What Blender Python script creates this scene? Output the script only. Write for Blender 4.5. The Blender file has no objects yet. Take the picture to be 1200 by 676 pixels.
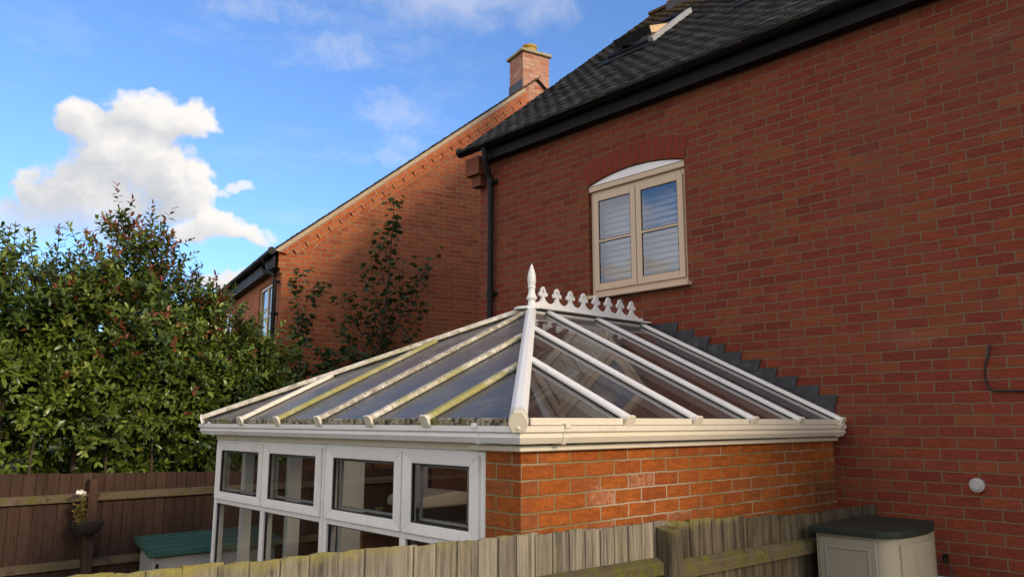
import bpy, bmesh, math, random
import numpy as np
from mathutils import Vector, Matrix

random.seed(7)
RNG = np.random.default_rng(11)
C = bpy.context.scene.collection
scene = bpy.context.scene
R = math.radians

# ------------------------------------------------------------------ object helpers
def link(o, parent=None):
    C.objects.link(o)
    if parent is not None:
        o.parent = parent
    return o

def thing(name, label, cat, loc=(0, 0, 0), rotz=0.0, group=None):
    o = bpy.data.objects.new(name, None)
    o.empty_display_size = .2
    C.objects.link(o)
    o.location = loc
    o.rotation_euler = (0, 0, rotz)
    o['label'] = label
    o['category'] = cat
    if group:
        o['group'] = group
    return o

class MB:
    """collects shapes, then links them as one mesh object"""
    def __init__(self):
        self.v = []; self.f = []; self.mi = []; self.m = 0
    def add(self, verts, faces):
        b = len(self.v)
        self.v += [tuple(p) for p in verts]
        self.f += [tuple(i + b for i in f) for f in faces]
        self.mi += [self.m] * len(faces)
        return self
    def box(self, x0, x1, y0, y1, z0, z1):
        x0, x1 = sorted((x0, x1)); y0, y1 = sorted((y0, y1)); z0, z1 = sorted((z0, z1))
        return self.add([(x0, y0, z0), (x1, y0, z0), (x1, y1, z0), (x0, y1, z0),
                         (x0, y0, z1), (x1, y0, z1), (x1, y1, z1), (x0, y1, z1)],
                        [(0, 3, 2, 1), (4, 5, 6, 7), (0, 1, 5, 4), (1, 2, 6, 5), (2, 3, 7, 6), (3, 0, 4, 7)])
    def hexa(self, p):      # eight corners, same order as box
        return self.add(p, [(0, 3, 2, 1), (4, 5, 6, 7), (0, 1, 5, 4), (1, 2, 6, 5), (2, 3, 7, 6), (3, 0, 4, 7)])
    def prism(self, poly, axis, a, b):
        """poly: 2D points; extruded along axis 'x','y' or 'z' from a to b"""
        def P(p, t):
            return {'x': (t, p[0], p[1]), 'y': (p[0], t, p[1]), 'z': (p[0], p[1], t)}[axis]
        n = len(poly)
        vs = [P(p, a) for p in poly] + [P(p, b) for p in poly]
        fs = [tuple(range(n)), tuple(range(2 * n - 1, n - 1, -1))]
        for i in range(n):
            j = (i + 1) % n
            fs.append((j, i, i + n, j + n))
        return self.add(vs, fs)
    def sweep(self, prof, p0, p1, up=(0, 0, 1), cut0=None, cut1=None):
        """profile (side, up) swept from p0 to p1; cut0/cut1 = plane normals for mitred ends"""
        p0, p1 = Vector(p0), Vector(p1)
        d = (p1 - p0).normalized(); up = Vector(up)
        s = d.cross(up).normalized(); u = s.cross(d).normalized()
        n = len(prof)
        vs = []
        for P, cut in ((p0, cut0), (p1, cut1)):
            for a, b in prof:
                q = P + s * a + u * b
                if cut is not None:
                    N = Vector(cut)
                    q = q + d * ((P - q).dot(N) / d.dot(N))
                vs.append(tuple(q))
        fs = [tuple(range(n - 1, -1, -1)), tuple(range(n, 2 * n))]
        for i in range(n):
            j = (i + 1) % n
            fs.append((i, j, j + n, i + n))
        return self.add(vs, fs)
    def tube(self, pts, r, n=8, caps=True):
        pts = [Vector(p) for p in pts]
        rs = r if isinstance(r, (list, tuple)) else [r] * len(pts)
        ref = Vector((0, 0, 1))
        vs = []
        for i, p in enumerate(pts):
            d = (pts[min(i + 1, len(pts) - 1)] - pts[max(i - 1, 0)]).normalized()
            a = d.cross(ref)
            if a.length < .05:
                a = d.cross(Vector((0, 1, 0)))
            a.normalize(); b = d.cross(a)
            for k in range(n):
                t = 2 * math.pi * k / n
                vs.append(tuple(p + (a * math.cos(t) + b * math.sin(t)) * rs[i]))
        fs = []
        for i in range(len(pts) - 1):
            for k in range(n):
                k2 = (k + 1) % n
                fs.append((i * n + k, i * n + k2, (i + 1) * n + k2, (i + 1) * n + k))
        if caps:
            fs.append(tuple(range(n - 1, -1, -1)))
            fs.append(tuple(range((len(pts) - 1) * n, len(pts) * n)))
        return self.add(vs, fs)
    def lathe(self, prof, c, n=20):
        """prof: (r, z) list, about vertical axis at c"""
        vs = []
        for r, z in prof:
            for k in range(n):
                t = 2 * math.pi * k / n
                vs.append((c[0] + r * math.cos(t), c[1] + r * math.sin(t), c[2] + z))
        fs = []
        for i in range(len(prof) - 1):
            for k in range(n):
                k2 = (k + 1) % n
                fs.append((i * n + k, i * n + k2, (i + 1) * n + k2, (i + 1) * n + k))
        fs.append(tuple(range(n - 1, -1, -1)))
        fs.append(tuple(range((len(prof) - 1) * n, len(prof) * n)))
        return self.add(vs, fs)
    def build(self, name, mats, parent=None, off=None, smooth=False, bevel=0.0, seg=1, recalc=True, world=True):
        me = bpy.data.meshes.new(name)
        o3 = Vector((0, 0, 0))
        if parent is not None and world:
            p = parent
            while p is not None:
                o3 = o3 + Vector(p.location); p = p.parent
        me.from_pydata([(x - o3.x, y - o3.y, z - o3.z) for x, y, z in self.v], [], self.f)
        if not isinstance(mats, (list, tuple)):
            mats = [mats]
        for m in mats:
            me.materials.append(m)
        if len(mats) > 1:
            me.polygons.foreach_set('material_index', self.mi)
        if recalc:
            bm = bmesh.new(); bm.from_mesh(me)
            bmesh.ops.recalc_face_normals(bm, faces=bm.faces)
            if bevel > 0:
                es = [e for e in bm.edges if len(e.link_faces) == 2 and e.calc_face_angle(0) > .6]
                bmesh.ops.bevel(bm, geom=es, offset=bevel, segments=seg, profile=.6, affect='EDGES', clamp_overlap=True)
            bm.to_mesh(me); bm.free()
        if smooth:
            me.polygons.foreach_set('use_smooth', [True] * len(me.polygons))
            if hasattr(me, 'set_sharp_from_angle'):
                me.set_sharp_from_angle(angle=R(38))
        o = bpy.data.objects.new(name, me)
        return link(o, parent)

# ------------------------------------------------------------------ node helpers
class NT:
    def __init__(self, tree):
        self.t = tree
    def n(self, typ, **kw):
        nd = self.t.nodes.new(typ)
        for k, v in kw.items():
            if k.startswith('i_'):
                nd.inputs[k[2:].replace('_', ' ')].default_value = v
            else:
                setattr(nd, k, v)
        return nd
    def l(self, a, b):
        self.t.links.new(a, b)
    def _set(self, sock, v):
        if isinstance(v, bpy.types.NodeSocket):
            self.t.links.new(v, sock)
        else:
            sock.default_value = v
    def m(self, op, a, b=None, c=None, clamp=False):
        nd = self.t.nodes.new('ShaderNodeMath'); nd.operation = op; nd.use_clamp = clamp
        self._set(nd.inputs[0], a)
        if b is not None: self._set(nd.inputs[1], b)
        if c is not None: self._set(nd.inputs[2], c)
        return nd.outputs[0]
    def vm(self, op, a, b=None):
        nd = self.t.nodes.new('ShaderNodeVectorMath'); nd.operation = op
        self._set(nd.inputs[0], a)
        if b is not None: self._set(nd.inputs[1], b)
        return nd.outputs['Value'] if op in ('DOT_PRODUCT', 'LENGTH') else nd.outputs[0]
    def mix(self, f, a, b, mode='MIX'):
        nd = self.t.nodes.new('ShaderNodeMix'); nd.data_type = 'RGBA'; nd.blend_type = mode
        self._set(nd.inputs['Factor'], f)
        for i, v in ((6, a), (7, b)):
            if isinstance(v, (tuple, list)) and len(v) == 3:
                v = (*v, 1)
            self._set(nd.inputs[i], v)
        return nd.outputs[2]
    def sep(self, v):
        nd = self.t.nodes.new('ShaderNodeSeparateXYZ'); self.l(v, nd.inputs[0]); return nd.outputs
    def comb(self, x, y, z):
        nd = self.t.nodes.new('ShaderNodeCombineXYZ')
        for i, v in enumerate((x, y, z)):
            self._set(nd.inputs[i], v)
        return nd.outputs[0]
    def noise(self, vec, scale, detail=3, rough=.55, lac=2.0, dist=0):
        nd = self.t.nodes.new('ShaderNodeTexNoise')
        if vec is not None: self.l(vec, nd.inputs['Vector'])
        nd.inputs['Scale'].default_value = scale; nd.inputs['Detail'].default_value = detail
        nd.inputs['Roughness'].default_value = rough; nd.inputs['Lacunarity'].default_value = lac
        nd.inputs['Distortion'].default_value = dist
        return nd.outputs[0]
    def ramp(self, fac, stops, interp='LINEAR'):
        nd = self.t.nodes.new('ShaderNodeValToRGB'); self.l(fac, nd.inputs[0])
        cr = nd.color_ramp; cr.interpolation = interp
        while len(cr.elements) < len(stops): cr.elements.new(.5)
        for e, (p, c) in zip(cr.elements, stops):
            e.position = p
            e.color = (*c, 1) if isinstance(c, (tuple, list)) else (c, c, c, 1)
        return nd.outputs[0]
    def sstep(self, v, a, b):
        nd = self.t.nodes.new('ShaderNodeMapRange'); nd.interpolation_type = 'SMOOTHSTEP'
        self._set(nd.inputs[0], v)
        nd.inputs[1].default_value = a; nd.inputs[2].default_value = b
        nd.inputs[3].default_value = 0; nd.inputs[4].default_value = 1
        return nd.outputs[0]
    def bump(self, h, strength=.5, dist=.01, normal=None):
        nd = self.t.nodes.new('ShaderNodeBump')
        nd.inputs['Strength'].default_value = strength; nd.inputs['Distance'].default_value = dist
        self.l(h, nd.inputs['Height'])
        if normal is not None: self.l(normal, nd.inputs['Normal'])
        return nd.outputs[0]

def new_mat(name):
    m = bpy.data.materials.new(name); m.use_nodes = True
    t = m.node_tree
    for n in list(t.nodes):
        if n.type != 'OUTPUT_MATERIAL': t.nodes.remove(n)
    out = [n for n in t.nodes if n.type == 'OUTPUT_MATERIAL'][0]
    return m, NT(t), out

def principled(N, out, col, rough=.5, spec=.5, metal=0.0, normal=None, **kw):
    p = N.n('ShaderNodeBsdfPrincipled')
    if isinstance(col, (tuple, list)): col = (*col[:3], 1)
    N._set(p.inputs['Base Color'], col); N._set(p.inputs['Roughness'], rough)
    p.inputs['Metallic'].default_value = metal
    p.inputs['Specular IOR Level'].default_value = spec
    if normal is not None: N.l(normal, p.inputs['Normal'])
    N.l(p.outputs[0], out.inputs['Surface'])
    return p

def obj_coord(N):
    return N.n('ShaderNodeTexCoord').outputs['Object']

def simple(name, col, rough=.5, spec=.5, var=.12, scale=6, bump=0.0, metal=0.0, dirt=None):
    m, N, out = new_mat(name)
    co = obj_coord(N)
    nz = N.noise(co, scale, 5, .6)
    c = N.mix(nz, tuple(x * (1 - var) for x in col), tuple(min(1, x * (1 + var)) for x in col))
    if dirt:
        dcol, amt, dsc = dirt
        d = N.sstep(N.noise(co, dsc, 6, .68), 1 - amt - .12, 1 - amt + .14)
        c = N.mix(d, c, dcol)
    rg = N.m('ADD', N.m('MULTIPLY', N.noise(co, scale * 3, 3), .2), rough - .1)
    nrm = N.bump(N.noise(co, scale * 12, 4), bump, .004) if bump else None
    principled(N, out, c, rg, spec, metal, nrm)
    return m

# ------------------------------------------------------------------ materials
def brick_mat(name, cols, mortar, uo=0.0, vo=0.0, stains=None, mix_scale=1.0, rake=False, bumpd=.006):
    """stretcher bond from object coordinates: u along whichever horizontal axis the face runs, v = height"""
    m, N, out = new_mat(name)
    tc = N.n('ShaderNodeTexCoord')
    x, y, z = N.sep(tc.outputs['Object'])
    nx, ny, nz = N.sep(tc.outputs['Normal'])
    side = N.m('GREATER_THAN', N.m('ABSOLUTE', nx), .6)
    u = N.m('ADD', N.m('MULTIPLY', y, side), N.m('MULTIPLY', x, N.m('SUBTRACT', 1.0, side)))
    wob = N.noise(tc.outputs['Object'], 9, 2)
    wob2 = N.noise(tc.outputs['Object'], 23, 2)
    uu = N.m('ADD', N.m('ADD', u, uo + 45.0), N.m('MULTIPLY', N.m('SUBTRACT', wob2, .5), .010))
    vv = N.m('ADD', N.m('ADD', z, vo), N.m('MULTIPLY', N.m('SUBTRACT', wob, .5), .012))
    vec = N.comb(uu, vv, 0.0)
    bt = N.n('ShaderNodeTexBrick')
    N.l(vec, bt.inputs['Vector'])
    bt.inputs['Color1'].default_value = (0, 0, 0, 1); bt.inputs['Color2'].default_value = (1, 1, 1, 1)
    bt.inputs['Mortar'].default_value = (0, 0, 0, 1)
    bt.inputs['Scale'].default_value = 1.0; bt.inputs['Mortar Size'].default_value = .0060
    bt.inputs['Mortar Smooth'].default_value = .25; bt.inputs['Bias'].default_value = 0
    bt.inputs['Brick Width'].default_value = .225; bt.inputs['Row Height'].default_value = .075
    tint = bt.outputs['Color']; fac = bt.outputs['Fac']
    n = len(cols)
    bc = N.ramp(tint, [(i / (n - 1), c) for i, c in enumerate(cols)])
    blot = N.noise(tc.outputs['Object'], 2.2, 4, .6)
    bc = N.mix(N.sstep(blot, .42, .68), bc, N.mix(.5, bc, cols[1]))
    fine = N.noise(tc.outputs['Object'], 75, 4, .7)
    streak = N.noise(N.vm('MULTIPLY', tc.outputs['Object'], (9.0, 9.0, 46.0)), 1.0, 4, .7)
    bc = N.mix(1.0, bc, N.ramp(fine, [(.25, .56), (.75, 1.40)]), 'MULTIPLY')
    bc = N.mix(1.0, bc, N.ramp(streak, [(.28, .70), (.72, 1.27)]), 'MULTIPLY')
    mc = N.mix(N.noise(tc.outputs['Object'], 7, 5, .7), tuple(c * .66 for c in mortar), tuple(c * 1.25 for c in mortar))
    col = N.mix(fac, bc, mc)
    # small pale chips, weathering
    chip = N.sstep(N.noise(tc.outputs['Object'], 31, 2, .4), .745, .79)
    col = N.mix(N.m('MULTIPLY', chip, .35), col, (.45, .36, .3))
    if stains:
        col = stains(N, tc.outputs['Object'], col, fac, tint)
    h = N.m('ADD', N.m('MULTIPLY', N.m('SUBTRACT', 1.0, fac), 1.0), N.m('MULTIPLY', fine, .28))
    h = N.m('ADD', h, N.m('MULTIPLY', tint, .22))
    principled(N, out, col, .88, .25, 0, N.bump(h, 1.0, bumpd))
    return m

def cons_stains(N, co, col, fac, tint):
    """white salt bloom in the middle of the low wall, sooty damp patch against the house"""
    x, y, z = N.sep(co)
    nz = N.noise(co, 7, 6, .72)
    ell = N.m('ADD', N.m('POWER', N.m('DIVIDE', N.m('SUBTRACT', y, YW(-2.25)), .50), 2.0), N.m('POWER', N.m('DIVIDE', N.m('SUBTRACT', z, 1.90), .17), 2.0))
    reg = N.sstep(ell, 1.5, .1)
    fine = N.noise(co, 30, 5, .75)
    pick = N.sstep(tint, .62, .70)
    joint = N.sstep(N.m('ADD', fac, N.m('MULTIPLY', N.m('SUBTRACT', fine, .5), 1.6)), .5, 1.0)
    bloom = N.m('MULTIPLY', N.m('MULTIPLY', reg, N.m('MAXIMUM', N.m('MULTIPLY', pick, N.sstep(fine, .35, .7)), N.m('MULTIPLY', joint, .9))), .55)
    far = N.m('MULTIPLY', N.m('MULTIPLY', joint, N.sstep(N.noise(co, 2.5, 3), .5, .6)), .26)
    col = N.mix(N.m('MAXIMUM', bloom, far), col, (.60, .44, .35))
    grime = N.sstep(N.m('ADD', N.noise(co, 5, 5, .7), N.m('MULTIPLY', tint, .18)), .58, .76)
    col = N.mix(N.m('MULTIPLY', grime, .45), col, (.15, .05, .025))
    run = N.noise(N.vm('MULTIPLY', co, (18.0, 18.0, 1.6)), 1.0, 4, .6)
    dark = N.m('MULTIPLY', N.sstep(run, .52, .7), N.sstep(z, 2.2, 1.6))
    col = N.mix(N.m('MULTIPLY', dark, .45), col, (.11, .05, .03))
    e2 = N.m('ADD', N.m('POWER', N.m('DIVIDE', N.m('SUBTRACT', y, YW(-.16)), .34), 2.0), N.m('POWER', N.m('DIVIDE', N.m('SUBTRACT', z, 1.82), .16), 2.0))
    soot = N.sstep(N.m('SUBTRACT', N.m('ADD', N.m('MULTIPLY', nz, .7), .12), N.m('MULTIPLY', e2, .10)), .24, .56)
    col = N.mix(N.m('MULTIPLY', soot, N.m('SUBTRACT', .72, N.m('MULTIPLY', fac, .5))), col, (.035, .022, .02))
    return col

CONS_LOC = (-2.05, -1.65, 0.0)
YW = lambda y: y - CONS_LOC[1]

def wall_stains(N, co, col, fac, tint):
    """dirty wash down the wall, darker to the ground and in broad patches"""
    big = N.noise(co, .55, 4, .6)
    col = N.mix(N.sstep(big, .5, .72), col, N.mix(.5, col, (.15, .06, .04)))
    pale = N.sstep(N.noise(N.vm('MULTIPLY', co, (1.0, 1.0, 4.0)), 1.1, 5, .7), .62, .72)
    col = N.mix(N.m('MULTIPLY', pale, .16), col, (.42, .28, .2))
    # batches of browner and of redder bricks, a few burnt ones
    bro = N.m('MULTIPLY', N.sstep(N.m('ADD', N.noise(co, .9, 3, .6), N.m('MULTIPLY', N.m('SUBTRACT', tint, .5), .35)), .50, .62), N.m('SUBTRACT', 1.0, fac))
    col = N.mix(N.m('MULTIPLY', bro, .32), col, (.20, .075, .030))
    burnt = N.m('MULTIPLY', N.sstep(tint, .10, .02), N.m('SUBTRACT', 1.0, fac))
    col = N.mix(N.m('MULTIPLY', burnt, .16), col, (.085, .026, .020))
    run = N.sstep(N.noise(N.vm('MULTIPLY', co, (3.4, 3.4, .35)), 1.0, 6, .65), .58, .74)
    return N.mix(N.m('MULTIPLY', run, .32), col, (.085, .036, .024))

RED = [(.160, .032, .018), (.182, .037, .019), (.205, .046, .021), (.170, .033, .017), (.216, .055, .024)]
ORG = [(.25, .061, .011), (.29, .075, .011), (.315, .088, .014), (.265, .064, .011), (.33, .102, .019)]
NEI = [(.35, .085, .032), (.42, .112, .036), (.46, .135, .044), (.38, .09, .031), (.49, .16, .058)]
HOUSE_LOC = (-1.0, 0.0, 0.0)
M = {}
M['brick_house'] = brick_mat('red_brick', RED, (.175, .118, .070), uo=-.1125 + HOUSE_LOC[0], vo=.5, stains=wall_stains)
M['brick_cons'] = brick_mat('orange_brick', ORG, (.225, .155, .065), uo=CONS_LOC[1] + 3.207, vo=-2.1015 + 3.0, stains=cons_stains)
M['brick_neigh'] = brick_mat('neighbour_brick', NEI, (.36, .27, .18), uo=.03, vo=.015, stains=wall_stains)
M['brick_chimney'] = brick_mat('chimney_brick', [(.36, .13, .08), (.44, .19, .12), (.5, .26, .17), (.4, .13, .07), (.55, .36, .27)], (.42, .34, .26), stains=None)

def upvc(name, col, amt):
    m, N, out = new_mat(name)
    co = obj_coord(N)
    c = N.mix(N.noise(co, 2.5, 4), tuple(v * .95 for v in col), tuple(min(.86, v * 1.03) for v in col))
    run = N.noise(N.vm('MULTIPLY', co, (30.0, 30.0, 2.2)), 1.0, 5, .7)
    c = N.mix(N.m('MULTIPLY', N.sstep(run, .53, .74), .5 * amt), c, (.40, .37, .28))
    spk = N.sstep(N.noise(co, 42, 5, .7), .60, .72)
    c = N.mix(N.m('MULTIPLY', spk, .55 * amt), c, (.33, .31, .22))
    pat = N.sstep(N.noise(co, 4, 5, .65), .52, .68)
    c = N.mix(N.m('MULTIPLY', pat, .38 * amt), c, (.50, .48, .40))
    principled(N, out, c, N.m('ADD', .28, N.m('MULTIPLY', run, .22)), .5, 0, N.bump(N.noise(co, 6, 2), .06, .01))
    return m
M['upvc'] = upvc('white_upvc', (.78, .78, .76), .55)
M['upvc_in'] = simple('white_upvc_inside', (.74, .74, .72), .35, .5, .03, 3)
M['upvc_cream_sun'] = upvc('cream_sunlit_upvc', (.68, .62, .50), .6)  # warm sunlight is painted into this cream on the sunward gutter and trim
M['seal'] = simple('black_rubber_seal', (.018, .018, .018), .6)
M['cream'] = simple('cream_paint', (.57, .435, .305), .42, .5, .05, 5, .1, dirt=((.42, .3, .2), .26, 9))
M['white_board'] = simple('white_board', (.82, .82, .84), .5)
M['black_pl'] = simple('black_plastic', (.010, .010, .011), .55, .2, .2, 4, dirt=((.022, .021, .02), .3, 9))
M['black_board'] = simple('black_painted_board', (.008, .008, .009), .6, .2, .2, 3, .1)
M['lead'] = simple('lead_sheet', (.034, .036, .043), .5, .4, .6, 9, .5, dirt=((.11, .115, .13), .40, 11))
M['alu'] = simple('grey_flashing', (.33, .33, .34), .45, .5, .2, 5)
M['wood_pale'] = simple('varnished_pine', (.62, .42, .22), .45, .5, .1, 8)
M['terracotta'] = simple('terracotta_pot', (.42, .22, .07), .8, .3, .3, 12, .3, dirt=((.40, .31, .05), .5, 16))
M['cap_stone'] = simple('mossy_cap_stone', (.38, .33, .25), .9, .2, .25, 9, .4, dirt=((.28, .25, .05), .45, 7))
M['verge'] = simple('verge_mortar', (.45, .35, .24), .9, .2, .25, 8, .4, dirt=((.2, .17, .1), .3, 9))
M['soil'] = simple('dark_soil', (.03, .022, .016), .95, .2, .4, 30, .6)
M['floor'] = simple('floor_tile', (.35, .30, .26), .5)
M['dark_room'] = simple('dark_room_paint', (.22, .21, .20), .8)
M['blind'] = simple('pale_blind', (.36, .36, .37), .5, .4, .03)
M['printer_cream'] = simple('cream_plastic', (.62, .57, .46), .4)
M['printer_dark'] = simple('dark_plastic', (.022, .022, .024), .4)
M['wood_brown'] = simple('brown_table_wood', (.30, .14, .06), .45, .5, .2, 9)
M['green_lid'] = simple('green_plastic_lid', (.045, .115, .085), .42, .45, .18, 4, .15, dirt=((.13, .19, .16), .3, 6))
M['grey_plastic'] = simple('grey_plastic_panel', (.26, .248, .20), .5, .45, .07, 3, .08, dirt=((.27, .25, .19), .27, 5))
M['beige_plastic'] = simple('beige_plastic_panel', (.33, .305, .225), .5, .45, .07, 3, .08, dirt=((.32, .29, .2), .28, 4))
M['chest_body'] = simple('chest_cream_plastic', (.42, .40, .37), .5, .4, .06, 3, .08, dirt=((.28, .26, .22), .3, 6))
M['dark_lid'] = simple('dark_green_lid', (.014, .022, .016), .6, .3, .25, 5, .15)
M['cable'] = simple('black_cable', (.012, .012, .013), .45)
M['vent'] = simple('grey_white_vent', (.40, .40, .40), .45)
M['white_pl'] = simple('white_plastic', (.72, .72, .72), .4, .5, .06, 8)
M['wire'] = simple('steel_wire', (.10, .09, .08), .4, .5, .1, 9, metal=.8)
M['basket'] = simple('woven_basket', (.045, .033, .024), .9, .2, .4, 40, .6)
M['petal'] = simple('white_petal', (.82, .82, .72), .6)
M['petal_dry'] = simple('dry_petal', (.50, .33, .10), .7, .3, .3, 30)
M['stem'] = simple('green_stem', (.10, .14, .03), .6)
M['bark'] = simple('grey_bark', (.075, .055, .04), .9, .2, .4, 14, .5)

def moss_upvc(name, amt, green, seed):
    m, N, out = new_mat(name)
    co = N.vm('ADD', obj_coord(N), (seed * 3.1, seed * 1.7, seed * .9))
    base = N.mix(N.noise(co, 5, 4), (.62, .57, .45), (.76, .72, .60))
    grime = N.sstep(N.noise(co, 14, 7, .75), .56 - amt * .25, .72 - amt * .12)
    base = N.mix(N.m('MULTIPLY', grime, .8), base, (.20, .165, .10))
    spots = N.sstep(N.noise(co, 48, 4, .7), .60 - amt * .1, .70)
    base = N.mix(N.m('MULTIPLY', spots, min(1, amt * 1.3)), base, (.07, .058, .035))
    gm = N.sstep(N.noise(co, 3.2, 5, .65), .62 - green * .35, .78 - green * .3)
    base = N.mix(N.m('MULTIPLY', gm, .85 * min(1, green * 1.6)), base, N.mix(N.noise(co, 40, 3), (.17, .17, .02), (.42, .37, .09)))
    principled(N, out, base, .6, .4, 0, N.bump(N.noise(co, 60, 4), .25, .004))
    return m
M['moss1'] = moss_upvc('rafter_some_lichen', .5, .3, 1)
M['moss2'] = moss_upvc('rafter_grey_lichen', 1.0, .2, 2)
M['moss3'] = moss_upvc('rafter_green_moss', .75, .95, 3)
M['moss4'] = moss_upvc('rafter_cream_lichen', .7, .5, 4)
M['moss5'] = moss_upvc('rafter_yellow_moss', .8, .66, 5)
M['moss0'] = moss_upvc('rafter_clean_cream', .25, .1, 6)

def eave_moss():
    m, N, out = new_mat('mossy_eaves_strip')
    co = obj_coord(N)
    b = N.mix(N.sstep(N.noise(co, 26, 6, .75), .4, .6), (.40, .36, .27), (.05, .045, .028))
    b = N.mix(N.sstep(N.noise(co, 5, 4, .6), .5, .66), b, (.16, .17, .04))
    principled(N, out, b, .9, .2, 0, N.bump(N.noise(co, 45, 5), .8, .012))
    return m
M['eave_moss'] = eave_moss()

def glass(name, tint, rough=.02, ior=1.5, streak=0.0, gtint=(1, 1, 1)):
    m, N, out = new_mat(name)
    tr = N.n('ShaderNodeBsdfTransparent'); tr.inputs[0].default_value = (*tint, 1)
    gl = N.n('ShaderNodeBsdfGlossy'); gl.inputs['Roughness'].default_value = rough
    gl.inputs[0].default_value = (*gtint, 1)
    fr = N.n('ShaderNodeFresnel'); fr.inputs['IOR'].default_value = ior
    geo = N.n('ShaderNodeNewGeometry')
    f = N.mix  # readability
    fac = N.m('MULTIPLY', fr.outputs[0], N.m('SUBTRACT', 1.0, geo.outputs['Backfacing']))
    mx = N.n('ShaderNodeMixShader'); N.l(fac, mx.inputs[0]); N.l(tr.outputs[0], mx.inputs[1]); N.l(gl.outputs[0], mx.inputs[2])
    last = mx.outputs[0]
    if streak:
        co = obj_coord(N)
        s = N.noise(N.vm('MULTIPLY', co, (3.0, 3.0, 3.0)), 1.3, 6, .7)
        k = N.m('MULTIPLY', N.m('ADD', N.sstep(s, .4, .75), .55), streak)
        df = N.n('ShaderNodeBsdfDiffuse'); df.inputs[0].default_value = (.20, .195, .185, 1)
        m2 = N.n('ShaderNodeMixShader'); N.l(k, m2.inputs[0]); N.l(last, m2.inputs[1]); N.l(df.outputs[0], m2.inputs[2])
        last = m2.outputs[0]
    N.l(last, out.inputs['Surface'])
    return m
M['glass'] = glass('window_glass', (.84, .87, .86), .0, 1.6)
M['glass_old'] = glass('house_window_glass', (.90, .93, .95), .0, 2.3)
M['roof_glass'] = glass('tinted_roof_sheet', (.70, .68, .675), .035, 1.5, .10)
M['roof_glass_dirty'] = glass('tinted_dirty_roof_sheet', (.56, .55, .56), .17, 1.45, .52, (.80, .76, .70))

def tile_mat():
    m, N, out = new_mat('dark_clay_tiles')
    co = obj_coord(N)
    at = N.n('ShaderNodeAttribute', attribute_name='rnd')
    c = N.ramp(at.outputs['Fac'], [(0, (.018, .016, .014)), (.4, (.028, .026, .022)), (.8, (.039, .036, .030)), (1, (.060, .053, .042))])
    c = N.mix(1.0, c, N.ramp(N.noise(co, 38, 4, .7), [(.25, .55), (.75, 1.5)]), 'MULTIPLY')
    li = N.sstep(N.noise(co, 26, 3, .5), .70, .76)
    c = N.mix(N.m('MULTIPLY', li, .6), c, (.20, .20, .17))
    x, y, z = N.sep(co)
    mo = N.sstep(N.m('ADD', N.noise(co, 5, 6, .75), N.m('MULTIPLY', N.sstep(z, 7.3, 8.7), .36)), .68, .80)
    c = N.mix(N.m('MULTIPLY', mo, .8), c, N.mix(N.noise(co, 9, 3), (.05, .045, .012), (.17, .085, .025)))
    principled(N, out, c, .85, .3, 0, N.bump(N.noise(co, 90, 4), .5, .004))
    return m
M['tile'] = tile_mat()

def fence_mat(name, cols, algae, dark, zt, xcut=None):
    m, N, out = new_mat(name)
    co = obj_coord(N)
    at = N.n('ShaderNodeAttribute', attribute_name='rnd')
    sh = N.comb(N.m('MULTIPLY', at.outputs['Fac'], 17.0), 0.0, N.m('MULTIPLY', at.outputs['Fac'], 9.0))
    cs = N.vm('ADD', co, sh)
    grain = N.noise(N.vm('MULTIPLY', cs, (60.0, 60.0, 2.2)), 1.0, 6, .7)
    grain2 = N.noise(N.vm('MULTIPLY', cs, (190.0, 190.0, 6.0)), 1.0, 3, .6)
    c = N.ramp(grain, [(.22, cols[0]), (.5, cols[1]), (.78, cols[2])])
    c = N.mix(1.0, c, N.ramp(grain2, [(.3, .66), (.7, 1.24)]), 'MULTIPLY')
    c = N.mix(1.0, c, N.ramp(at.outputs['Fac'], [(0, .78), (1, 1.14)]), 'MULTIPLY')
    x, y, z = N.sep(co)
    st = N.noise(N.vm('MULTIPLY', cs, (16.0, 16.0, 1.1)), 1.0, 5, .7)
    dk = N.sstep(st, .60 - dark * .14, .76 - dark * .1)
    c = N.mix(N.m('MULTIPLY', dk, .72), c, tuple(v * .3 for v in cols[0]))
    st2 = N.noise(N.vm('MULTIPLY', cs, (48.0, 48.0, 1.6)), 1.0, 5, .7)
    c = N.mix(N.m('MULTIPLY', N.sstep(st2, .54, .72), .35 + dark * .35), c, tuple(v * .35 for v in cols[0]))
    kn = N.n('ShaderNodeTexVoronoi'); N.l(N.vm('MULTIPLY', cs, (9.0, 9.0, 3.2)), kn.inputs['Vector']); kn.inputs['Scale'].default_value = 1.0
    c = N.mix(N.m('MULTIPLY', N.sstep(kn.outputs['Distance'], .11, .05), .6), c, tuple(v * .35 for v in cols[0]))
    if algae:
        an = N.noise(co, 11, 6, .72)
        top = N.sstep(N.m('ADD', z, N.m('MULTIPLY', N.m('SUBTRACT', an, .5), .16)), zt - .04, zt + .03)
        pat = N.sstep(N.noise(co, 4.5, 6, .7), .50, .66)
        a = N.m('MAXIMUM', N.m('MULTIPLY', top, .9), N.m('MULTIPLY', pat, .18))
        c = N.mix(N.m('MULTIPLY', a, algae), c, N.mix(N.noise(co, 60, 4), (.13, .115, .02), (.36, .31, .085)))
    principled(N, out, c, .9, .2, 0, N.bump(N.m('ADD', grain, N.m('MULTIPLY', grain2, .5)), .75, .006))
    return m
M['fence'] = fence_mat('weathered_board', [(.085, .073, .056), (.22, .193, .145), (.35, .31, .238)], 1.0, .75, 1.862)
M['fence_damp_shade'] = fence_mat('damp_shaded_board', [(.042, .034, .023), (.11, .090, .060), (.20, .168, .115)], .6, 1.25, 1.79)  # dark tone carries the house's shade painted in, besides damp and dirt
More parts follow.
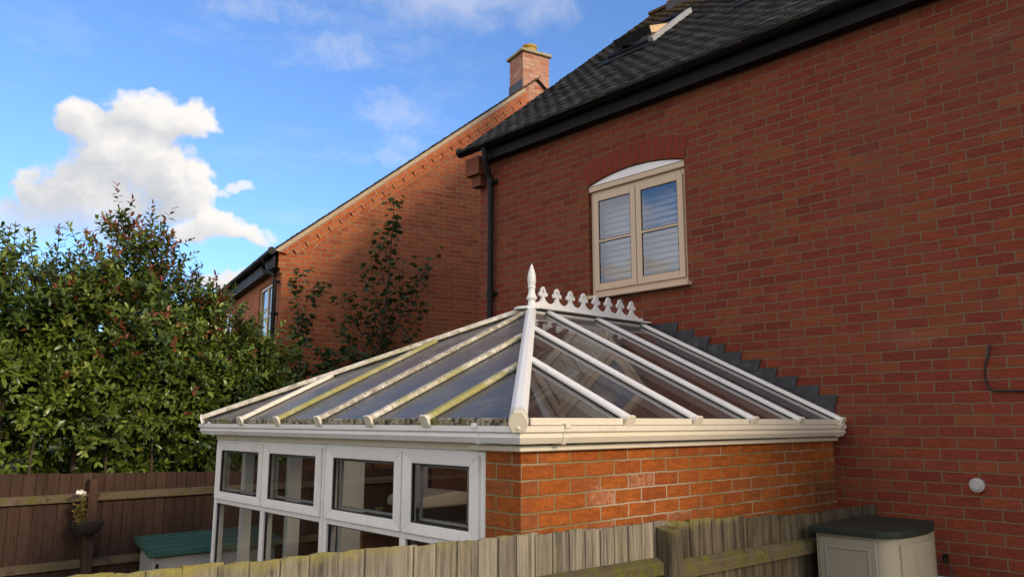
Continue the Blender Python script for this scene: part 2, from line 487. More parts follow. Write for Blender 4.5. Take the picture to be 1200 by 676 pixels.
M['fence_dark'] = fence_mat('dark_stained_board', [(.046, .026, .018), (.066, .038, .026), (.088, .052, .036)], 0, .1, 1.7)

def rail_mat(name, base, mossy):
    m, N, out = new_mat(name)
    co = obj_coord(N)
    g = N.noise(N.vm('MULTIPLY', co, (40.0, 2.5, 50.0)), 1.0, 5, .7)
    c = N.mix(g, tuple(v * .5 for v in base), tuple(v * 1.4 for v in base))
    drk = N.sstep(N.noise(co, 5, 6, .7), .52, .66)
    c = N.mix(N.m('MULTIPLY', drk, .65), c, (.022, .018, .011))
    mo = N.sstep(N.noise(co, 9, 8, .8), .56 - mossy * .22, .66 - mossy * .08)
    c = N.mix(N.m('MULTIPLY', mo, .88), c, N.mix(N.noise(co, 30, 5, .7), (.028, .030, .006), (.17, .165, .022)))
    principled(N, out, c, .92, .2, 0, N.bump(N.noise(co, 55, 5), .8, .01))
    return m
M['rail_moss'] = rail_mat('mossy_rail', (.095, .075, .048), .6)
M['rail_back'] = rail_mat('algae_rail', (.14, .10, .065), .35)

def leaf_mat(name, a, b, trans=.22, rough=.38):
    m, N, out = new_mat(name)
    at = N.n('ShaderNodeAttribute', attribute_name='rnd')
    c = N.mix(at.outputs['Fac'], a, b)
    c = N.mix(1.0, c, N.ramp(N.noise(obj_coord(N), 30, 2), [(.3, .8), (.7, 1.2)]), 'MULTIPLY')
    p = N.n('ShaderNodeBsdfPrincipled')
    N.l(c, p.inputs['Base Color']); p.inputs['Roughness'].default_value = rough
    p.inputs['Specular IOR Level'].default_value = .45
    t = N.n('ShaderNodeBsdfTranslucent')
    N.l(N.mix(1.0, c, (1.5, 1.6, .7), 'MULTIPLY'), t.inputs[0])
    mx = N.n('ShaderNodeMixShader'); mx.inputs[0].default_value = trans
    N.l(p.outputs[0], mx.inputs[1]); N.l(t.outputs[0], mx.inputs[2])
    N.l(mx.outputs[0], out.inputs['Surface'])
    return m
M['leaf'] = leaf_mat('green_leaf', (.017, .040, .007), (.155, .215, .030), .17, .29)
M['leaf_lt'] = leaf_mat('fresh_leaf', (.14, .205, .028), (.31, .36, .075), .26, .3)
M['leaf_red'] = leaf_mat('red_young_leaf', (.20, .04, .026), (.33, .11, .05), .32)
M['leaf_dk'] = leaf_mat('maple_leaf', (.026, .062, .026), (.055, .105, .034), .25, .45)
M['leaf_dry'] = leaf_mat('dry_leaf', (.28, .16, .03), (.42, .28, .07), .3, .6)

def ground_mat():
    m, N, out = new_mat('garden_ground')
    co = obj_coord(N)
    c = N.mix(N.noise(co, 3, 6, .7), (.035, .055, .015), (.085, .10, .03))
    c = N.mix(N.sstep(N.noise(co, .6, 4), .5, .62), c, (.11, .095, .06))
    principled(N, out, c, .95, .2, 0, N.bump(N.noise(co, 40, 4), .8, .03))
    return m
M['ground'] = ground_mat()
def paving_mat():
    m, N, out = new_mat('concrete_slabs')
    co = obj_coord(N)
    bt = N.n('ShaderNodeTexBrick'); N.l(co, bt.inputs['Vector'])
    bt.offset = 0.0
    bt.inputs['Color1'].default_value = (.24, .22, .19, 1); bt.inputs['Color2'].default_value = (.34, .31, .27, 1)
    bt.inputs['Mortar'].default_value = (.07, .065, .05, 1); bt.inputs['Scale'].default_value = 1
    bt.inputs['Mortar Size'].default_value = .006; bt.inputs['Brick Width'].default_value = .6; bt.inputs['Row Height'].default_value = .6
    c = N.mix(1.0, bt.outputs['Color'], N.ramp(N.noise(co, 8, 6, .7), [(.3, .6), (.7, 1.25)]), 'MULTIPLY')
    principled(N, out, c, .9, .2, 0, N.bump(N.noise(co, 50, 4), .4, .005))
    return m
M['paving'] = paving_mat()

# ------------------------------------------------------------------ setting: ground, patio
g = MB(); g.add([(-400, -400, 0), (400, -400, 0), (400, 400, 0), (-400, 400, 0)], [(0, 1, 2, 3)])
o = g.build('ground', M['ground']); o['kind'] = 'structure'
g = MB(); g.box(.06, 7.6, -9.0, 0, .004, .05)
o = g.build('patio', M['paving']); o['kind'] = 'structure'
g = MB(); g.box(-5.6, -3.84, -4.4, 0, .004, .05); g.box(-3.84, -.06, -4.4, -3.24, .004, .05)
o = g.build('garden_path', M['paving']); o['kind'] = 'structure'

# ------------------------------------------------------------------ roof tiles
def tile_field(x0, x1, length, gauge=.1, wid=.165, jag=.011):
    """tiles in a flat field: local x along eaves, y up the slope, z out of the roof"""
    vs = []; fs = []; rnd = []
    rows = int(length / gauge) + 1
    for i in range(rows):
        off = (i % 2) * wid / 2
        n = int((x1 - x0) / wid) + 2
        for j in range(-1, n):
            a = x0 + j * wid + off; b = a + wid - .004
            a = max(a, x0 + random.uniform(-.008, .008)); b = min(b, x1)
            if b - a < .02: continue
            y = i * gauge + random.uniform(-jag, jag)
            t = .013 + random.uniform(-.002, .002)
            lift = .018 + random.uniform(-.003, .004)
            yb = y + gauge * 1.55
            k = random.uniform(-.004, .004)
            base = len(vs)
            mid = (a + b) / 2
            vs += [(a, y, lift - t), (b, y, lift - t + k), (b, yb, -.004), (a, yb, -.004),
                   (a, y, lift), (mid, y, lift + .004), (b, y, lift + k), (b, yb, .006), (mid, yb, .009), (a, yb, .006)]
            q = [(0, 1, 6, 5, 4), (4, 5, 8, 9), (5, 6, 7, 8), (1, 2, 7, 6), (3, 0, 4, 9), (0, 3, 2, 1)]
            fs += [tuple(v + base for v in f) for f in q]
            rnd += [random.random()] * len(q)
    return vs, fs, rnd

def build_tiles(name, parent, vs, fs, rnd, mat4):
    me = bpy.data.meshes.new(name)
    me.from_pydata([tuple(mat4 @ Vector(v)) for v in vs], [], fs)
    at = me.attributes.new('rnd', 'FLOAT', 'FACE'); at.data.foreach_set('value', rnd)
    me.materials.append(M['tile'])
    o = bpy.data.objects.new(name, me)
    return link(o, parent)

# ------------------------------------------------------------------ the red brick house (right)
house = thing('brick_house', 'dark red brick house with black gutter, tiled roof and one cream first-floor window', 'house', HOUSE_LOC)
HXL, HXR, HYB = -4.375, 8.2, 7.55
EZ = 5.34          # top of front brickwork
PIT = R(39.8)
RY, RZ = 3.70, 8.72
WX0, WX1, WZ0, WZ1 = -2.675, -1.505, 3.50, 4.668   # window opening
ARC = .085
def arc_z(x, r=0.0):
    t = (x - (WX0 + WX1) / 2) / ((WX1 - WX0) / 2)
    return WZ1 + ARC * (1 - t * t) + r
w = MB()
def quad(mb, a, b, c, d): mb.add([a, b, c, d], [(0, 1, 2, 3)])
TH = .28
for y0 in (0.0,):
    # front face in pieces round the opening
    quad(w, (HXL, 0, 0), (WX0, 0, 0), (WX0, 0, EZ), (HXL, 0, EZ))
    quad(w, (WX1, 0, 0), (HXR, 0, 0), (HXR, 0, EZ), (WX1, 0, EZ))
    quad(w, (WX0, 0, 0), (WX1, 0, 0), (WX1, 0, WZ0), (WX0, 0, WZ0))
    NS = 20
    for i in range(NS):
        a = WX0 + (WX1 - WX0) * i / NS; b = WX0 + (WX1 - WX0) * (i + 1) / NS
        quad(w, (a, 0, arc_z(a)), (b, 0, arc_z(b)), (b, 0, EZ), (a, 0, EZ))
        quad(w, (a, 0, arc_z(a)), (a, TH, arc_z(a)), (b, TH, arc_z(b)), (b, 0, arc_z(b)))
    quad(w, (WX0, 0, WZ0), (WX0, 0, WZ1), (WX0, TH, WZ1), (WX0, TH, WZ0))
    quad(w, (WX1, 0, WZ0), (WX1, TH, WZ0), (WX1, TH, WZ1), (WX1, 0, WZ1))
    quad(w, (WX0, 0, WZ0), (WX0, TH, WZ0), (WX1, TH, WZ0), (WX1, 0, WZ0))
# gable ends and back
for X, s in ((HXL, 1), (HXR, -1)):
    w.add([(X, 0, 0), (X, HYB, 0), (X, HYB, EZ), (X, RY, RZ - .1), (X, 0, EZ)], [(0, 1, 2, 3, 4)])
quad(w, (HXL, HYB, 0), (HXR, HYB, 0), (HXR, HYB, EZ), (HXL, HYB, EZ))
w.build('wall', M['brick_house'], house, recalc=False)
# brick corbel carrying the eaves at the near end
k = MB(); k.box(-4.47, -4.235, -.155, -.003, 5.16, EZ + .03); k.box(-4.425, -4.27, -.10, -.003, 5.03, 5.16)
k.build('corbel', M['brick_house'], house)
# segmental arch of bricks on end
am = MB()
nv = 16
cx = (WX0 + WX1) / 2; half = (WX1 - WX0) / 2
rad = (half ** 2 + ARC ** 2) / (2 * ARC); cz = WZ1 + ARC - rad
th0 = math.asin(half / rad)
for i in range(nv):
    t0 = -th0 + 2 * th0 * i / nv + .0026; t1 = -th0 + 2 * th0 * (i + 1) / nv - .0026
    r0, r1 = rad + .004, rad + .228 + random.uniform(-.004, .004)
    yo = -.006 - random.uniform(0, .003)
    P = []
    for y in (yo, .03):
        for t, r in ((t0, r0), (t1, r0), (t1, r1), (t0, r1)):
            P.append((cx + r * math.sin(t), y, cz + r * math.cos(t)))
    am.add(P, [(0, 1, 2, 3), (7, 6, 5, 4), (0, 4, 5, 1), (1, 5, 6, 2), (2, 6, 7, 3), (3, 7, 4, 0)])
M['arch'] = simple('arch_brick', (.20, .036, .020), .9, .2, .3, 5, .4, dirt=((.15, .032, .018), .4, 14))
am.build('window_arch', M['arch'], house)
ab = MB()
for i in range(24):
    t0 = -th0 + 2 * th0 * i / 24; t1 = -th0 + 2 * th0 * (i + 1) / 24
    P = [(cx + r * math.sin(t), -.003, cz + r * math.cos(t)) for t, r in ((t0, rad + .002), (t1, rad + .002), (t1, rad + .236), (t0, rad + .236))]
    ab.add(P, [(0, 1, 2, 3)])
M['mortar'] = simple('lime_mortar', (.16, .11, .065), .95, .1, .25, 9, .3)
ab.build('arch_mortar', M['mortar'], house, recalc=False)

# first-floor window
win = MB()
fy0, fy1 = .035, .105     # frame sits a little back in the opening
FX0, FX1, FZ0, FZ1 = -2.665, -1.515, 3.535, 4.60
win.box(FX0, FX0 + .055, fy0, fy1, FZ0, FZ1); win.box(FX1 - .055, FX1, fy0, fy1, FZ0, FZ1)
win.box(FX0 + .055, FX1 - .055, fy0, fy1, FZ1 - .05, FZ1); win.box(FX0 + .055, FX1 - .055, fy0, fy1, FZ0, FZ0 + .05)
MX = (FX0 + FX1) / 2
win.box(MX - .03, MX + .03, fy0 + .004, fy1, FZ0 + .05, FZ1 - .05)
wo = win.build('window', M['cream'], house, bevel=.004)
for a, b in ((FX0 + .045, MX - .004), (MX + .004, FX1 - .03)):
    s = MB(); sw = .062; z0, z1 = FZ0 + .045, FZ1 - .045
    y0, y1 = .015, .034
    s.box(a, a + sw, y0, y1, z0, z1); s.box(b - sw, b, y0, y1, z0, z1)
    s.box(a + sw, b - sw, y0, y1, z1 - sw, z1); s.box(a + sw, b - sw, y0, y1, z0, z0 + sw + .008)
    zm = (z0 + z1) / 2 + .01
    s.box(a + sw, b - sw, y0 + .003, y1, zm - .012, zm + .012)
    s.build('sash', M['cream'], wo, bevel=.004)
    sl = MB()
    for (q0, q1) in ((z0 + sw + .008, zm - .012), (zm + .012, z1 - sw)):
        t = .006
        sl.box(a + sw, a + sw + t, y0 + .006, y1 - .002, q0, q1); sl.box(b - sw - t, b - sw, y0 + .006, y1 - .002, q0, q1)
        sl.box(a + sw + t, b - sw - t, y0 + .006, y1 - .002, q0, q0 + t); sl.box(a + sw + t, b - sw - t, y0 + .006, y1 - .002, q1 - t, q1)
    sl.build('seal', M['seal'], wo)
    p = MB(); p.box(a + sw - .004, b - sw + .004, y0 + .012, y0 + .016, z0 + sw, z1 - sw); p.build('pane', M['glass_old'], wo)
h = MB(); h.box(WX0 + .002, WX1 - .002, .006, .105, FZ1 + .002, WZ1 - .012); h.build('window_head', M['cream'], wo, bevel=.005)
sb = MB(); sb.hexa([(FX0 - .012, -.075, FZ0 - .045), (FX1 + .045, -.075, FZ0 - .045), (FX1 + .045, .10, FZ0 - .03), (FX0 - .012, .10, FZ0 - .03),
                    (FX0 - .012, -.075, FZ0 - .012), (FX1 + .045, -.075, FZ0 - .012), (FX1 + .045, .10, FZ0 - .002), (FX0 - .012, .10, FZ0 - .002)])
sb.build('sill', M['cream'], wo, bevel=.004)
ap = MB()
pts = [(WX0 + .001 - .02, WZ1 - .004), (WX1 - .001, WZ1 - .004)] + [(x, arc_z(x) - .006) for x in np.linspace(WX1 - .004, WX0 + .004, 16)]
ap.prism(pts, 'y', .012, .05)
ap.build('arch_infill', M['white_board'], wo)
bl = MB()
zz = FZ0 + .06
while zz < FZ1 - .04:
    bl.add([(FX0 + .06, .150, zz), (FX1 - .06, .150, zz), (FX1 - .06, .172, zz + .056), (FX0 + .06, .172, zz + .052)], [(0, 1, 2, 3)])
    bl.add([(FX0 + .06, .1515, zz - .004), (FX1 - .06, .1515, zz - .004), (FX1 - .06, .1735, zz + .048), (FX0 + .06, .1735, zz + .048)], [(3, 2, 1, 0)])
    zz += .0575
bl.build('blind', M['blind'], wo, recalc=False)
rm = MB(); rm.box(WX0 - .5, WX1 + .5, .285, 3.0, 2.9, 5.1)
rm.build('room', M['dark_room'], house)

# roof of the house
slope_len = math.hypot(RY + .245, (RY + .245) * math.tan(PIT))
vs, fs, rnd = tile_field(0, HXR + .15 + 4.52, slope_len - .06)
e0 = Vector((-4.52 - HOUSE_LOC[0], -.245, RZ - (RY + .245) * math.tan(PIT)))
mt = Matrix.Translation(e0) @ Matrix.Rotation(PIT, 4, 'X')
roof = build_tiles('roof', house, vs, fs, rnd, mt)
rb = MB()
zb = RZ - (HYB + .2 - RY) * math.tan(PIT)
rb.add([(-4.52, -.235, RZ - (RY + .235) * math.tan(PIT) - .012), (HXR + .15, -.235, RZ - (RY + .235) * math.tan(PIT) - .012), (HXR + .15, RY, RZ - .012), (-4.52, RY, RZ - .012),
        (-4.52, HYB + .2, zb), (HXR + .15, HYB + .2, zb)], [(0, 1, 2, 3), (3, 2, 5, 4)])
M['underlay'] = simple('roof_underside', (.03, .028, .027), .9)
rb.build('roof_deck', M['underlay'], house, recalc=False)
rt = MB()
x = -4.53
while x < HXR + .1:
    pr = [(RY + .10 * math.cos(t), RZ - .005 + .055 * math.sin(t) + random.uniform(-.003, .003)) for t in np.linspace(-.35, math.pi + .35, 9)]
    rt.prism(pr, 'x', x, x + .437); x += .445
rto = rt.build('ridge_tiles', M['tile'], house)
at_ = rto.data.attributes.new('rnd', 'FLOAT', 'FACE'); at_.data.foreach_set('value', [.5] * len(rto.data.polygons))
# fascia box, soffit, gutter
fb = MB(); fb.box(-4.22, HXR, -.115, -.09, 5.30, 5.52); fb.box(-4.22, HXR, -.09, -.003, 5.30, 5.318)
fb.build('fascia', M['black_board'], house)
def gutter_prof(r, n=10, t=.004):
    out = [(r * math.cos(a), r * math.sin(a)) for a in np.linspace(math.pi, 2 * math.pi, n)]
    inn = [((r - t) * math.cos(a), (r - t) * math.sin(a)) for a in np.linspace(2 * math.pi, math.pi, n)]
    return out + inn
gt = MB(); gt.sweep(gutter_prof(.062), (-4.56, -.18, 5.475), (HXR, -.18, 5.475))
gt.tube([(-4.562, -.18, 5.475), (-4.545, -.18, 5.475)], .06, 16)
gt.build('gutter', M['black_pl'], house, smooth=True)
for X in np.arange(-3.35, HXR, 1.95):
    gb = MB(); gb.sweep(gutter_prof(.068, 10, .006), (X, -.18, 5.474), (X + .06, -.18, 5.474)); gb.box(X + .005, X + .055, -.252, -.236, 5.47, 5.497)
    gb.build('gutter_bracket', M['black_pl'], house, smooth=True)
dp = MB()
dp.tube([(-4.10, -.18, 5.44), (-4.10, -.18, 5.33), (-4.105, -.17, 5.29), (-4.125, -.095, 5.14), (-4.13, -.06, 5.09), (-4.13, -.055, 5.0), (-4.135, -.055, .1)], .034, 12)
dp.build('downpipe', M['black_pl'], house, smooth=True)
for z in (5.02, 3.7, 2.2):
    c_ = MB(); c_.tube([(-4.133, -.055, z), (-4.133, -.055, z + .06)], .041, 12); c_.box(-4.20, -4.055, -.03, -.003, z + .01, z + .05)
    c_.build('pipe_clip', M['black_pl'], house, smooth=True)
# chimney on the ridge, its foot in lead
cm = MB(); cm.box(-4.03, -3.35, RY - .28, RY + .28, 8.3, 10.2); cm.box(-4.07, -3.31, RY - .32, RY + .32, 10.2, 10.35)
ch = cm.build('chimney', M['brick_chimney'], house)
cl = MB(); cl.hexa([(-4.045, RY - .31, 8.42), (-3.335, RY - .31, 8.42), (-3.335, RY + .31, 8.45), (-4.045, RY + .31, 8.45),
                    (-4.038, RY - .295, 8.63), (-3.342, RY - .295, 8.63), (-3.342, RY + .295, 8.63), (-4.038, RY + .295, 8.63)])
cl.build('chimney_flashing', M['lead'], ch)
# roof windows
def roof_pt(x, d, h=0.0):   # d along the slope from eave, h out of the roof
    return (x, -.245 + d * math.cos(PIT) - h * math.sin(PIT), e0.z + d * math.sin(PIT) + h * math.cos(PIT))
def sky_window(x0, x1, d0, d1, open_deg):
    par = MB()
    def bx(mb, xa, xb, da, db, ha, hb):
        mb.hexa([roof_pt(xa, da, ha), roof_pt(xb, da, ha), roof_pt(xb, db, ha), roof_pt(xa, db, ha),
                 roof_pt(xa, da, hb), roof_pt(xb, da, hb), roof_pt(xb, db, hb), roof_pt(xa, db, hb)])
    bx(par, x1 - .07, x1, d0, d1, .0, .075)
    sk = par.build('roof_window', M['alu'], house)
    dkf = MB(); bx(dkf, x0, x0 + .07, d0, d1, .0, .065); bx(dkf, x0 + .07, x1 - .07, d1 - .08, d1, .0, .07); bx(dkf, x0 + .07, x1 - .07, d0, d0 + .07, .0, .055)
    dkf.build('window_frame', M['black_board'], sk)
    ins = MB(); bx(ins, x0 + .07, x1 - .07, d0 + .07, d1 - .08, .018, .024); ins.build('dark_opening', M['seal'], sk)
    apn = MB(); bx(apn, x0 - .10, x1 - .03, d0 - .22, d0 + .0, .022, .032); apn.build('apron_flashing', M['black_board'], sk)
    # sash pivots about its middle: bottom swings out, top swings in
    dm = (d0 + d1) / 2 + .12; a = R(open_deg)
    L = (d1 - d0) / 2 - .02
    def sp(x, s, h):        # s along the sash from pivot (down negative)
        return roof_pt(x, dm + s * math.cos(a) + h * math.sin(a), .05 - s * math.sin(a) + h * math.cos(a))
    def sbx(mb, xa, xb, sa, sb_, ha, hb):
        mb.hexa([sp(xa, sa, ha), sp(xb, sa, ha), sp(xb, sb_, ha), sp(xa, sb_, ha), sp(xa, sa, hb), sp(xb, sa, hb), sp(xb, sb_, hb), sp(xa, sb_, hb)])
    T = .02 if open_deg else L
    f1 = MB(); xa, xb = x0 + .075, x1 - .075
    sbx(f1, xb - .06, xb, -L + .012, T, -.085, .0); sbx(f1, xa + .06, xb - .06, T - .06, T, -.05, .0)
    f1.build('sash_timber', M['wood_pale'], sk)
    f2 = MB()
    sbx(f2, xa, xb, -L - .008, -L + .01, -.10, .002); sbx(f2, xa, xa + .06, -L + .012, T, -.085, .0); sbx(f2, xa + .06, xb - .06, -L + .012, -L + .06, -.06, .0)
    sbx(f2, xa - .006, xa + .05, -L - .01, T, .002, .014); sbx(f2, xb - .05, xb + .006, -L - .01, T, .002, .014); sbx(f2, xa + .05, xb - .05, -L - .01, -L + .05, .002, .014)
    f2.build('sash_cladding', M['black_board'], sk)
    gp = MB(); sbx(gp, xa + .05, xb - .05, -L + .05, T, -.012, -.006); gp.build('pane', M['glass_old'], sk)
sky_window(-3.50, -2.80, 2.12, 3.22, 15)
sky_window(-1.52, -.70, 2.12, 3.22, 0)
# round vent on the wall
vt = MB()
vt.tube([(.66, -.003, 1.897), (.66, -.028, 1.897)], [.046, .044], 24)
vt.tube([(.66, -.028, 1.897), (.66, -.040, 1.897)], [.036, .029], 24)
vt.build('round_vent', M['vent'], house, smooth=True)

# loose cable on the wall
cab = thing('cable', 'thin black cable looping out of the right-hand brickwork and running level', 'cable', (.8, -.015, 2.5))
cb = MB()
cpts = [(.815, .01, 2.803), (.813, -.012, 2.79), (.80, -.014, 2.74), (.775, -.013, 2.665), (.768, -.012, 2.60), (.775, -.012, 2.545), (.79, -.012, 2.513), (.815, -.012, 2.503), (.9, -.012, 2.499), (1.2, -.012, 2.496), (1.9, -.012, 2.49)]
cb.tube(cpts, .0065, 8)
cb.build('cable_run', M['cable'], cab, smooth=True)

# small hook with a white tub hanging
hk = thing('wall_hook', 'small black wall hook at the foot of the right-hand brick wall', 'hook', (.43, 0, 1.40))
b = MB(); b.tube([(.43, -.002, 1.415), (.43, -.05, 1.41), (.43, -.065, 1.425), (.43, -.06, 1.44)], .008, 8); b.box(.418, .442, -.010, -.001, 1.385, 1.44)
b.build('hook_body', M['black_pl'], hk)
tub = thing('hanging_tub', 'white plastic tub hanging by its wire handle beside the grey cabinet', 'tub', (.43, -.10, 1.12))
b = MB(); b.lathe([(.065, 0), (.085, .16), (.09, .165), (.09, .175), (.083, .175), (.08, .165), (.062, .01)], (.43, -.10, 1.12), 24); b.build('tub_body', M['white_pl'], tub, smooth=True)
b = MB(); b.tube([(.345, -.10, 1.285), (.36, -.095, 1.33), (.40, -.075, 1.395), (.43, -.055, 1.418), (.46, -.075, 1.395), (.50, -.095, 1.33), (.515, -.10, 1.285)], .0045, 6); b.build('handle', M['wire'], tub, smooth=True)

# ------------------------------------------------------------------ neighbouring house with the gable
NB = R(13); NO = (-8.5853, -.489, 0)
nrot = math.atan2(math.cos(NB), math.sin(NB))
nh = thing('gable_house', 'sunlit orange brick gable-end house with chimney, standing behind the conservatory', 'house', NO, nrot)
NP = R(39.2); NT_ = math.tan(NP)
NRX, NEZ = 4.66, 4.94
NRZ = NEZ + NRX * NT_
NLEN = 8.5
LW = dict(world=False)
w = MB()
w.add([(.06, 0, 0), (2 * NRX - .06, 0, 0), (2 * NRX - .06, 0, NEZ - .05), (NRX, 0, NRZ - .06), (.06, 0, NEZ - .05)], [(0, 1, 2, 3, 4)])
# side wall with two openings
ops = [(.44, 1.56, 3.45, 4.50), (4.05, 5.15, 3.45, 4.50)]
ys = 0.0
for a, b_, z0, z1 in ops:
    quad(w, (.06, ys, 0), (.06, a, 0), (.06, a, NEZ - .05), (.06, ys, NEZ - .05))
    quad(w, (.06, a, 0), (.06, b_, 0), (.06, b_, z0), (.06, a, z0))
    quad(w, (.06, a, z1), (.06, b_, z1), (.06, b_, NEZ - .05), (.06, a, NEZ - .05))
    for p in (((.06, a, z0), (.2, a, z0), (.2, a, z1), (.06, a, z1)), ((.06, b_, z0), (.06, b_, z1), (.2, b_, z1), (.2, b_, z0)),
              ((.06, a, z0), (.06, b_, z0), (.2, b_, z0), (.2, a, z0)), ((.06, a, z1), (.2, a, z1), (.2, b_, z1), (.06, b_, z1))):
        quad(w, *p)
    ys = b_
quad(w, (.06, ys, 0), (.06, NLEN, 0), (.06, NLEN, NEZ - .05), (.06, ys, NEZ - .05))
w.add([(.06, NLEN, 0), (2 * NRX - .06, NLEN, 0), (2 * NRX - .06, NLEN, NEZ - .05), (NRX, NLEN, NRZ - .06), (.06, NLEN, NEZ - .05)], [(4, 3, 2, 1, 0)])
quad(w, (2 * NRX - .06, 0, 0), (2 * NRX - .06, NLEN, 0), (2 * NRX - .06, NLEN, NEZ - .05), (2 * NRX - .06, 0, NEZ - .05))
w.build('wall', M['brick_neigh'], nh, recalc=False, **LW)
kn = MB(); kn.box(0, .34, -.010, .16, 4.62, 4.90); kn.box(.03, .2, -.005, .1, 4.545, 4.62)
kn.build('corbel', M['brick_neigh'], nh, **LW)
# raking brick courses along the gable, authored flat and turned to the slope
RL = NRX / math.cos(NP)
RR = cx_r = 4.36 / math.cos(NP)
def rake(name, mb, mat):
    o_ = mb.build(name, mat, nh, world=False)
    o_.location = (0, 0, NEZ); o_.rotation_euler = (0, -NP, 0)
    return o_
M['brick_rake'] = brick_mat('raking_brick', NEI, (.46, .36, .24), uo=.05, vo=.2815 + .0 + .0185, stains=None)
r1 = MB()
r1.prism([(.02, -.150), (RR - .02, -.150), (RR - .012, -.062), (-.05, -.062)], 'y', -.055, .02)
r1.prism([(.26, -.300), (RR - .04, -.300), (RR - .01, -.232), (.18, -.232)], 'y', -.018, .02)
rake('raking_course', r1, M['brick_rake'])
r2 = MB()
s = .15
while s < RR - .2:
    L_ = .205
    r2.box(s, s + L_, -.040 - random.uniform(0, .006), .02, -.228, -.154); s += .2275
rake('dentil_course', r2, M['brick_rake'])
r3 = MB(); r3.prism([(-.06, -.060), (RR - .012, -.060), (RR + .0, .0), (-.1, .0)], 'y', -.075, .02)
rake('verge_mortar', r3, M['verge'])
# tiles
vs, fs, rnd = tile_field(0, NLEN + .2, RL + .12)
# local: x along the side wall (+y of the house), y up the slope
mt = Matrix.Translation((-.13, NLEN + .1, NEZ - .13 * NT_ + .012)) @ Matrix.Rotation(R(-90), 4, 'Z') @ Matrix.Rotation(NP, 4, 'X')
build_tiles('roof', nh, vs, fs, rnd, mt)
rb = MB()
rb.add([(-.12, -.08, NEZ - .12 * NT_), (NRX, -.08, NRZ), (NRX, NLEN, NRZ), (-.12, NLEN, NEZ - .12 * NT_)], [(0, 1, 2, 3)])
rb.add([(NRX, -.08, NRZ), (2 * NRX + .12, -.08, NEZ - .12 * NT_), (2 * NRX + .12, NLEN, NEZ - .12 * NT_), (NRX, NLEN, NRZ)], [(0, 1, 2, 3)])
rb.build('roof_deck', M['underlay'], nh, recalc=False, **LW)
fb = MB(); fb.box(-.07, -.045, .0, NLEN, 4.62, 4.80); fb.box(-.045, .055, .165, NLEN, 4.62, 4.636)
fb.build('fascia', M['black_board'], nh, **LW)
gt = MB(); gt.sweep(gutter_prof(.058), (-.132, -.10, 4.86), (-.132, NLEN, 4.86)); gt.tube([(-.132, -.102, 4.86), (-.132, -.085, 4.86)], .056, 14)
gt.build('gutter', M['black_pl'], nh, smooth=True, **LW)
for yy in (.9, 1.9, 2.9, 3.9):
    gb = MB(); gb.sweep(gutter_prof(.064, 10, .006), (-.132, yy, 4.859), (-.132, yy + .05, 4.859)); gb.build('gutter_bracket', M['black_pl'], nh, smooth=True, **LW)
dp = MB(); dp.tube([(-.132, .42, 4.82), (-.132, .42, 4.66), (-.12, .40, 4.62), (-.03, .20, 4.56), (-.01, .16, 4.52), (-.005, .155, 4.44), (-.005, .155, .1)], .035, 12)
dp.build('downpipe', M['black_pl'], nh, smooth=True, **LW)
for z in (4.40, 3.9, 2.6):
    c_ = MB(); c_.tube([(-.005, .155, z), (-.005, .155, z + .05)], .042, 12); c_.box(.03, .058, .09, .22, z + .01, z + .04); c_.build('pipe_clip', M['black_pl'], nh, smooth=True, **LW)
for a, b_, z0, z1 in ops:
    f_ = MB(); x0, x1 = .085, .145; t = .055
    f_.box(x0, x1, a, a + t, z0, z1); f_.box(x0, x1, b_ - t, b_, z0, z1); f_.box(x0, x1, a + t, b_ - t, z1 - t, z1); f_.box(x0, x1, a + t, b_ - t, z0, z0 + t)
    zm = (z0 + z1) / 2; ym = (a + b_) / 2
    f_.box(x0, x1, ym - .035, ym + .035, z0 + t, z1 - t)
    f_.box(x0 + .005, x1, a + t, ym - .035, zm - .014, zm + .014); f_.box(x0 + .005, x1, ym + .035, b_ - t, zm - .014, zm + .014)
    wn = f_.build('window', M['cream'], nh, bevel=.004, **LW)
    p = MB(); p.box(.105, .109, a + t, b_ - t, z0 + t, z1 - t); p.build('pane', M['glass_old'], wn, **LW)
    s_ = MB(); s_.box(-.01, .15, a - .03, b_ + .03, z0 - .045, z0 - .003); s_.build('sill', M['cream'], wn, **LW)
    n_ = MB(); n_.add([(.17, a + .03, z0), (.17, b_ - .03, z0), (.17, b_ - .03, z1), (.17, a + .03, z1)], [(0, 1, 2, 3)]); n_.build('blind', M['blind'], wn, recalc=False, **LW)
# chimney flush with the gable
cx0, cx1, cd = 4.36, 4.945, .50
cm = MB(); cm.box(cx0, cx1, -.012, cd, NRZ - .75, 9.26); ch = cm.build('chimney', M['brick_chimney'], nh, **LW)
cp = MB(); cp.box(cx0 - .05, cx1 + .05, -.065, cd + .06, 9.26, 9.32); cp.build('chimney_cap', M['cap_stone'], ch, bevel=.012, **LW)
pp = MB(); pp.lathe([(.15, 0), (.135, .06), (.132, .15), (.15, .17), (.15, .21), (.125, .213), (.115, .16), (.11, .02)], ((cx0 + cx1) / 2 - .0, cd / 2 - .02, 9.315), 24); pp.build('chimney_pot', M['terracotta'], ch, smooth=True, **LW)
fl = MB(); fl.hexa([(cx0 - .008, -.008, 8.36), (cx0 + .05, -.008, 8.36), (cx0 + .05, cd + .02, 8.36), (cx0 - .008, cd + .02, 8.36),
                    (cx0 - .008, -.008, 8.72), (cx0 + .05, -.008, 8.72), (cx0 + .05, cd + .02, 8.72), (cx0 - .008, cd + .02, 8.72)])
fl.build('chimney_flashing', M['lead'], ch, **LW)

